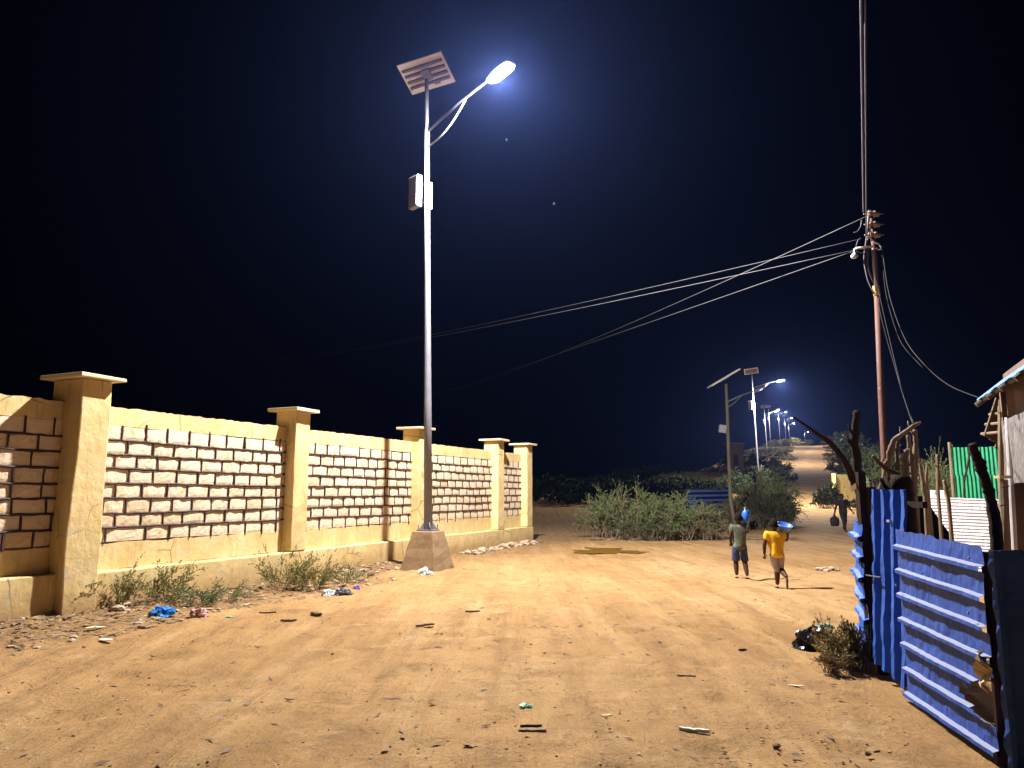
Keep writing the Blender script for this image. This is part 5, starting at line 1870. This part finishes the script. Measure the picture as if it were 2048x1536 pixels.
chip(632, 1232, 0.18, 0.10, -0.5, 'wood', 'reddish bark piece on the verge under the second pillar sapling', 'bark_piece', 'bark', 0.03)
chip(1485, 1262 + 40, 0.10, 0.03, 0.4, 'wood_dark', 'dark twig on the dirt in the middle right', 'twig', 'twig')
chip(1585, 1160, 0.30, 0.08, 0.3, 'plank', 'pale flat scrap on the road behind the yellow shirted child', 'card_scrap', 'paper scrap', 0.01)

# ------------------------------------------------------------------ insects in the lamp light
for (x, y, D, lab) in ((1013, 281, 9, 'tiny insect flying just below the lamp'), (1108, 409, 8, 'small insect flying lower right of the lamp')):
    c = at(x, y, D)
    t = thing('insect', c, lab, 'insect', 'insects around the lamp')
    MB().tube([c + Vector((-.012, 0, .006)), c, c + Vector((.014, 0, -.008))], [.002, .005, .002], 6).build('body', M['stone'], t)
    for s in (-1, 1):
        MB().add([c, c + Vector((.012, .004 * s, .02)), c + Vector((-.004, .026 * s, .016)), c + Vector((-.012, .012 * s, .004))], [(0, 1, 2, 3)]).build('wing', M['white'], t)

# ------------------------------------------------------------------ people
def skin_mesh(nodes, edges, sub=2):
    """nodes: {key: (pos, (rx, ry))}; returns evaluated verts and faces of a skinned figure."""
    keys = list(nodes)
    me = bpy.data.meshes.new('tmp')
    me.from_pydata([nodes[k][0] for k in keys], [(keys.index(a), keys.index(b)) for a, b in edges], [])
    ob = bpy.data.objects.new('tmp', me)
    COL.objects.link(ob)
    sk = ob.modifiers.new('skin', 'SKIN')
    sk.use_smooth_shade = True
    for i, k in enumerate(keys):
        r = nodes[k][1]
        r = (r, r) if isinstance(r, (int, float)) else r
        me.skin_vertices[0].data[i].radius = r
        me.skin_vertices[0].data[i].use_root = (i == 0)
    ss = ob.modifiers.new('sub', 'SUBSURF')
    ss.levels = sub
    ss.render_levels = sub
    dg = bpy.context.evaluated_depsgraph_get()
    dg.update()
    ev = ob.evaluated_get(dg)
    m2 = ev.to_mesh()
    vs = [tuple(v.co) for v in m2.vertices]
    fs = [tuple(p.vertices) for p in m2.polygons]
    ev.to_mesh_clear()
    bpy.data.objects.remove(ob)
    bpy.data.meshes.remove(me)
    return vs, fs


def hand(mb, wrist, d, side, size=0.15, curl=0.5, palm_n=None):
    """Palm and five unequal bent fingers; d = forearm direction."""
    d = Vector(d).normalized()
    n = Vector(palm_n) if palm_n else Vector((0, 1, 0))
    n = (n - d * n.dot(d)).normalized()
    s = d.cross(n).normalized() * side
    L = size
    p0 = Vector(wrist)
    pal = p0 + d * L * 0.45
    mb.tube([p0 - d * L * .08, p0 + d * L * .12, p0 + d * L * .3, pal], [L * .15, L * .19, L * .24, L * .22], 8, squash=0.5)
    for k, (o_, ln) in enumerate(((-.17, .40), (-.06, .48), (.06, .45), (.17, .36))):
        b = pal + s * o_ * L
        j1 = b + (d * math.cos(curl * .5) + n * math.sin(curl * .5)) * ln * L * .5
        j2 = j1 + (d * math.cos(curl * 1.4) + n * math.sin(curl * 1.4)) * ln * L * .5
        mb.tube([b - d * L * .05, b, j1, j2], [L * .05, L * .055, L * .05, L * .035], 6)
    b = p0 + d * L * .12 - s * L * .16
    j1 = b + (d * .7 - s * .6 + n * .3).normalized() * L * .24
    j2 = j1 + (d * .95 - s * .1 + n * .35).normalized() * L * .18
    mb.tube([b, j1, j2], [L * .075, L * .06, L * .045], 6)


def foot(mb, ankle, fwd, size, lift=0.0):
    f = Vector(fwd).normalized()
    a = Vector(ankle)
    s = Vector((-f.y, f.x, 0))
    heel = a - f * size * .22 + Vector((0, 0, -.035))
    mb.tube([heel, a + Vector((0, 0, -.035)), a + f * size * .35 + Vector((0, 0, -.048)), a + f * size * .62 + Vector((0, 0, -.056)), a + f * size * .76 + Vector((0, 0, -.06))],
            [size * .13, size * .17, size * .17, size * .18, size * .10], 10, squash=0.55)
    for k in range(5):
        o_ = (-.14 + .07 * k) * size
        mb.tube([a + f * size * .68 + s * o_ + Vector((0, 0, -.058)), a + f * size * (.80 - .02 * k) + s * o_ + Vector((0, 0, -.062))], size * .035, 6)


def head(mb, c, r, face, up=Vector((0, 0, 1))):
    """Head with nose, ears, brow, chin; face = direction looked at."""
    f = Vector(face).normalized()
    u = Vector(up).normalized()
    s = f.cross(u).normalized()
    bm = bmesh.new()
    bmesh.ops.create_uvsphere(bm, u_segments=20, v_segments=14, radius=1)
    vs = []
    for v in bm.verts:
        q = v.co
        x, y, z = q.x, q.y, q.z             # y forward
        w = 0.80 - 0.14 * max(0, -z)
        dpt = 0.98 - (0.10 * max(0, -z) if y > 0 else 0.25 * max(0, -z))
        y2 = y * dpt
        if y > 0.2 and z < -0.4: y2 += 0.10
        if y > 0.5 and abs(x) < .2 and -0.35 < z < 0.1: y2 += 0.12 * (1 - abs(x) * 5)
        if y > 0.4 and .12 < abs(x) < .5 and 0.0 < z < .22: y2 -= 0.07
        vs.append(Vector(c) + s * x * w * r + f * y2 * r + u * z * 1.22 * r)
    fs = [tuple(v.index for v in p.verts) for p in bm.faces]
    bm.free()
    mb.add(vs, fs)
    for sx in (-1, 1):
        e = Vector(c) + s * sx * r * .80
        mb.tube([e - u * r * .25, e + s * sx * r * .10, e + u * r * .22 - f * r * .05], [r * .08, r * .13, r * .09], 6)
    nz = Vector(c) + f * r * .98 - u * r * .12
    mb.tube([nz + u * r * .25 - f * r * .08, nz + f * r * .06, nz - u * r * .08 + f * r * .10], [r * .07, r * .10, r * .13], 6)
    lp = Vector(c) + f * r * .93 - u * r * .55
    mb.tube([lp - s * r * .25, lp + f * r * .06, lp + s * r * .25], [r * .04, r * .08, r * .04], 6)


def hair_cap(c, r, face, trim=0.1):
    f = Vector(face).normalized()
    u = Vector((0, 0, 1))
    s = f.cross(u).normalized()
    bm = bmesh.new()
    bmesh.ops.create_uvsphere(bm, u_segments=24, v_segments=16, radius=1)
    mb = MB()
    keep = {}
    vs, fs = [], []
    for v in bm.verts:
        q = v.co
        j = 1.06 + 0.02 * mnoise.noise(q * 9)
        vs.append(Vector(c) + s * q.x * .80 * r * j + f * q.y * .98 * r * j + u * q.z * 1.22 * r * j)
    for p in bm.faces:
        m = p.calc_center_median()
        if m.z > (0.30 + 0.15 * m.y if m.y > 0 else -0.35 + 0.6 * max(0, m.y + .1)):
            fs.append(tuple(v.index for v in p.verts))
    bm.free()
    return mb.add(vs, fs)


def eyes(root, c, r, face):
    f = Vector(face).normalized()
    s = f.cross(Vector((0, 0, 1))).normalized()
    for sx in (-1, 1):
        MB().lathe(Vector(c) + f * r * .84 + s * sx * r * .30 + Vector((0, 0, r * .08)), [(0.001, -.02 * r), (r * .11, 0), (r * .06, r * .06)], 8, f).build('eye', M['eye'], root)


def figure(p, H, S, fwd, label, kind):
    """S: joints relative to the feet point in units of H, x = across the view, y = away, z = up."""
    root = thing('person', p, label, 'person')
    V = lambda t: Vector(p) + Vector(t) * H
    g = {k: V(v) for k, v in S.items()}
    R_ = lambda a, b=None: (a * H, (b if b else a) * H)
    nodes = {
        'pelvis': (g['pelvis'], R_(.072, .055)), 'waist': (g['pelvis'].lerp(g['chest'], .45), R_(.065, .050)),
        'chest': (g['chest'], R_(.082, .056)), 'neckb': (g['neck'].lerp(g['chest'], .18), R_(.036)), 'neck': (g['neck'] + Vector((0, 0, .015 * H)), R_(.028)),
        'headb': (g['head'] + Vector((0, 0, -.03 * H)), R_(.035)),
    }
    edges = [('pelvis', 'waist'), ('waist', 'chest'), ('chest', 'neckb'), ('neckb', 'neck'), ('neck', 'headb')]
    for s in 'lr':
        nodes['sh' + s] = (g['sh' + s], R_(.034))
        nodes['el' + s] = (g['el' + s], R_(.029))
        nodes['mid' + s] = (g['el' + s].lerp(g['wr' + s], .35), R_(.028))
        nodes['wr' + s] = (g['wr' + s], R_(.020))
        edges += [('chest', 'sh' + s), ('sh' + s, 'el' + s), ('el' + s, 'mid' + s), ('mid' + s, 'wr' + s)]
        nodes['hip' + s] = (g['hip' + s], R_(.052))
        nodes['kn' + s] = (g['kn' + s], R_(.040))
        nodes['calf' + s] = (g['kn' + s].lerp(g['an' + s], .35) + Vector((0, -.006 * H * fwd[1], 0)), R_(.042))
        nodes['an' + s] = (g['an' + s], R_(.026))
        edges += [('pelvis', 'hip' + s), ('hip' + s, 'kn' + s), ('kn' + s, 'calf' + s), ('calf' + s, 'an' + s)]
    vs, fs = skin_mesh(nodes, edges)
    mb = MB().add(vs, fs)
    F = Vector((fwd[0], fwd[1], 0)).normalized()
    hr = .072 * H if kind != 'man' else .062 * H
    head(mb, g['head'], hr, F)
    for s, sg in (('l', -1), ('r', 1)):
        hand(mb, g['wr' + s], (g['wr' + s] - g['el' + s]), sg, 0.105 * H, 0.7 if s == 'l' else 0.9, (F.x, F.y, 0.2))
        foot(mb, g['an' + s], S.get('ft' + s, (F.x, F.y, 0)), 0.15 * H)
    mb.build('body', M['skin'], root, smooth_=True)
    hair_cap(g['head'], hr, F).build('hair', M['hair'], root, smooth_=True)
    eyes(root, g['head'], hr, F)

    def cloth(name, mat, nd, ed):
        v, f = skin_mesh({k: (p_, (r_[0] * 1.2, r_[1] * 1.2)) for k, (p_, r_) in nd.items()}, ed)
        v2 = []
        for q in v:
            q = Vector(q)
            k = 0.008 * H * mnoise.noise(q * (16 / H) + Vector((3, 1, 2)))
            v2.append(q + Vector((k, k, 0)))
        return MB().add(v2, f).build(name, mat, root, smooth_=True)
    top, bot = kind_mats[kind]
    sl = 0.55
    nd = {'c': (g['chest'], R_(.094, .068)), 'w': (g['pelvis'].lerp(g['chest'], .5), R_(.086, .068)), 'p': (g['pelvis'] + Vector((0, 0, -.01 * H)), R_(.094, .078)), 'h': (g['pelvis'] + Vector((0, 0, -.085 * H)), R_(.104, .084)),
          'n': (g['neck'].lerp(g['chest'], .25), R_(.042))}
    ed = [('c', 'w'), ('w', 'p'), ('p', 'h'), ('c', 'n')]
    for s in 'lr':
        nd['s' + s] = (g['sh' + s], R_(.048))
        nd['e' + s] = (g['sh' + s].lerp(g['el' + s], .68), R_(.046))
        ed += [('c', 's' + s), ('s' + s, 'e' + s)]
    cloth('shirt', top, nd, ed)
    mb = MB()
    up = Vector((0, 0, 1))
    mb.tube([g['pelvis'] + up * .05 * H, g['pelvis'], g['pelvis'] - up * .045 * H, g['pelvis'] - up * .075 * H], [.070 * H, .082 * H, .080 * H, .045 * H], 18, squash=0.78)
    for s in 'lr':
        h_, k_, a_ = g['hip' + s], g['kn' + s], g['an' + s]
        if kind == 'man':
            path, rad = [h_ + up * .02 * H, h_.lerp(k_, .5), k_, k_.lerp(a_, .5), k_.lerp(a_, .96)], [.056, .052, .044, .040, .040]
        elif kind == 'yellow':
            path, rad = [h_ + up * .02 * H, h_.lerp(k_, .5), k_, k_.lerp(a_, .18)], [.056, .052, .045, .044]
        else:
            path, rad = [h_ + up * .02 * H, h_.lerp(k_, .4), h_.lerp(k_, .75), h_.lerp(k_, .98)], [.054, .055, .056, .058]
        sm, sr = [], []
        for i in range(len(path) - 1):
            for q in range(4):
                w_ = q / 4
                pt = path[i].lerp(path[i + 1], w_)
                nn = mnoise.noise(pt * (22 / H)) * .007 * H
                sm.append(pt + Vector((nn, nn, 0)))
                sr.append((rad[i] * (1 - w_) + rad[i + 1] * w_) * H + abs(nn))
        sm.append(path[-1])
        sr.append(rad[-1] * H)
        mb.tube(sm, sr, 14)
    mb.build('trousers' if kind == 'man' else 'shorts', bot, root, smooth_=True)
    return root, g


kind_mats = {'man': (M['cloth_black'], M['cloth_black']), 'yellow': (M['shirt_yellow'], M['shorts_pale']), 'green': (M['shirt_green'], M['shorts_navy'])}

# child in the green shirt, standing mid-step, container on the right shoulder
p = place(1482, 1157)
S = dict(pelvis=(0, 0, .50), chest=(.0, .01, .70), neck=(.0, .01, .81), head=(.005, .02, .905),
         shl=(-.105, .01, .775), ell=(-.135, -.01, .64), wrl=(-.115, .06, .53),
         shr=(.105, .01, .775), elr=(.15, .06, .68), wrr=(.125, .03, .80),
         hipl=(-.055, 0, .47), knl=(-.06, .03, .26), anl=(-.062, .0, .045),
         hipr=(.055, 0, .47), knr=(.062, -.01, .26), anr=(.07, -.10, .045))
root, g = figure(p, 1.24, S, (0.1, 1), 'barefoot child in mottled green shirt and navy shorts, blue container on the shoulder', 'green')
c = g['wrr'] + Vector((0.0, 0.02, .05))
jug = thing('water_container', c - Vector((0, 0, .02)), 'upright blue plastic container on the shoulder of the child in green', 'container')
MB().lathe(c, [(.045, -.02), (.065, 0), (.070, .10), (.068, .17), (.045, .215), (.022, .235), (.022, .265)], 16).build('vessel', M['jug_blue'], jug, smooth_=True)
MB().lathe(c + Vector((0, 0, .266)), [(.026, 0), (.026, .022)], 12).build('cap', M['cap_pale'], jug)
MB().tube([c + Vector((.02, -.02, .24)), c + Vector((.075, -.02, .22)), c + Vector((.085, -.02, .15)), c + Vector((.066, -.02, .12))], .009, 6).build('handle', M['jug_blue'], jug)

# child in yellow, striding away with a basin on the shoulder
p = place(1556, 1177)
S = dict(pelvis=(.01, 0, .50), chest=(.0, .02, .70), neck=(.0, .03, .80), head=(.0, .05, .895),
         shl=(-.115, .02, .765), ell=(-.165, .0, .61), wrl=(-.15, .06, .47),
         shr=(.115, .03, .765), elr=(.19, .10, .66), wrr=(.20, .05, .78),
         hipl=(-.045, 0, .47), knl=(-.005, -.01, .26), anl=(-.005, .0, .045),
         hipr=(.06, 0, .47), knr=(.055, .02, .27), anr=(.065, -.20, .17), ftr=(0.1, 0.35, -0.9))
root, g = figure(p, 1.18, S, (0.12, 1), 'barefoot child in bright yellow shirt and pale shorts striding up the road', 'yellow')
c = g['neck'] + Vector((.17, .0, .06))
ba = thing('basin', c, 'worn blue plastic basin carried on the shoulder of the child in yellow', 'basin')
rb = MB().lathe(c, [(.07, -.045), (.085, -.045), (.125, .04), (.135, .05), (.132, .056), (.120, .05), (.08, -.03), (.01, -.034)], 20, Vector((.15, -.35, 1)))
rb.build('bowl', M['basin_blue'], ba, smooth_=True)
q_ = Vector((0, 0, 1)).rotation_difference(Vector((.15, -.35, 1)).normalized()).to_matrix()
MB().tube([c + q_ @ Vector((.133 * math.cos(k * math.pi / 12), .133 * math.sin(k * math.pi / 12), .053)) for k in range(25)], .008, 6).build('rim', M['jug_blue'], ba, smooth_=True)

# man with the bag, walking towards the camera
mp = at(1688, 1062, 32.0)
mp = Vector((mp.x, 32.0, gz(mp.x, 32.0)))
S = dict(pelvis=(0.01, 0, .52), chest=(-.01, -.02, .73), neck=(-.02, -.03, .83), head=(-.025, -.05, .915),
         shl=(-.125, -.02, .785), ell=(-.19, -.01, .62), wrl=(-.235, -.03, .47),
         shr=(.105, -.01, .785), elr=(.175, .02, .65), wrr=(.235, -.04, .52),
         hipl=(-.045, 0, .49), knl=(-.01, -.05, .28), anl=(.015, -.03, .05),
         hipr=(.055, 0, .49), knr=(.06, .02, .27), anr=(.075, .16, .075))
root, g = figure(mp, 1.58, S, (-0.1, -1), 'man in black clothes walking down the road with a black bag, silhouetted', 'man')
c = g['wrl'] + Vector((-.02, -.01, -.10))
bag = thing('bag', c + Vector((0, 0, -.42)), 'bulky black carrier bag held by the man in black', 'bag')
mb = MB()
vs, fs = [], []
prof = [(-.42, .13), (-.40, .17), (-.25, .20), (-.10, .18), (-.03, .10), (0.0, .04)]
for z, r in prof:
    for k in range(16):
        a = k * math.pi / 8
        rr = r * (1 + .08 * mnoise.noise(Vector((math.cos(a) * 2, math.sin(a) * 2, z * 5))))
        vs.append(c + Vector((math.cos(a) * rr, math.sin(a) * rr * .55, z)))
fs = [(i * 16 + k, i * 16 + (k + 1) % 16, (i + 1) * 16 + (k + 1) % 16, (i + 1) * 16 + k) for i in range(5) for k in range(16)] + [tuple(range(15, -1, -1)), tuple(80 + k for k in range(16))]
mb.add(vs, fs).build('sack', M['cloth_black'], bag, smooth_=True)
MB().tube([c + Vector((-.05, 0, -.04)), c + Vector((-.02, 0, .09)), c + Vector((.03, 0, .09)), c + Vector((.05, 0, -.04))], .008, 6).build('handle', M['cloth_black'], bag)
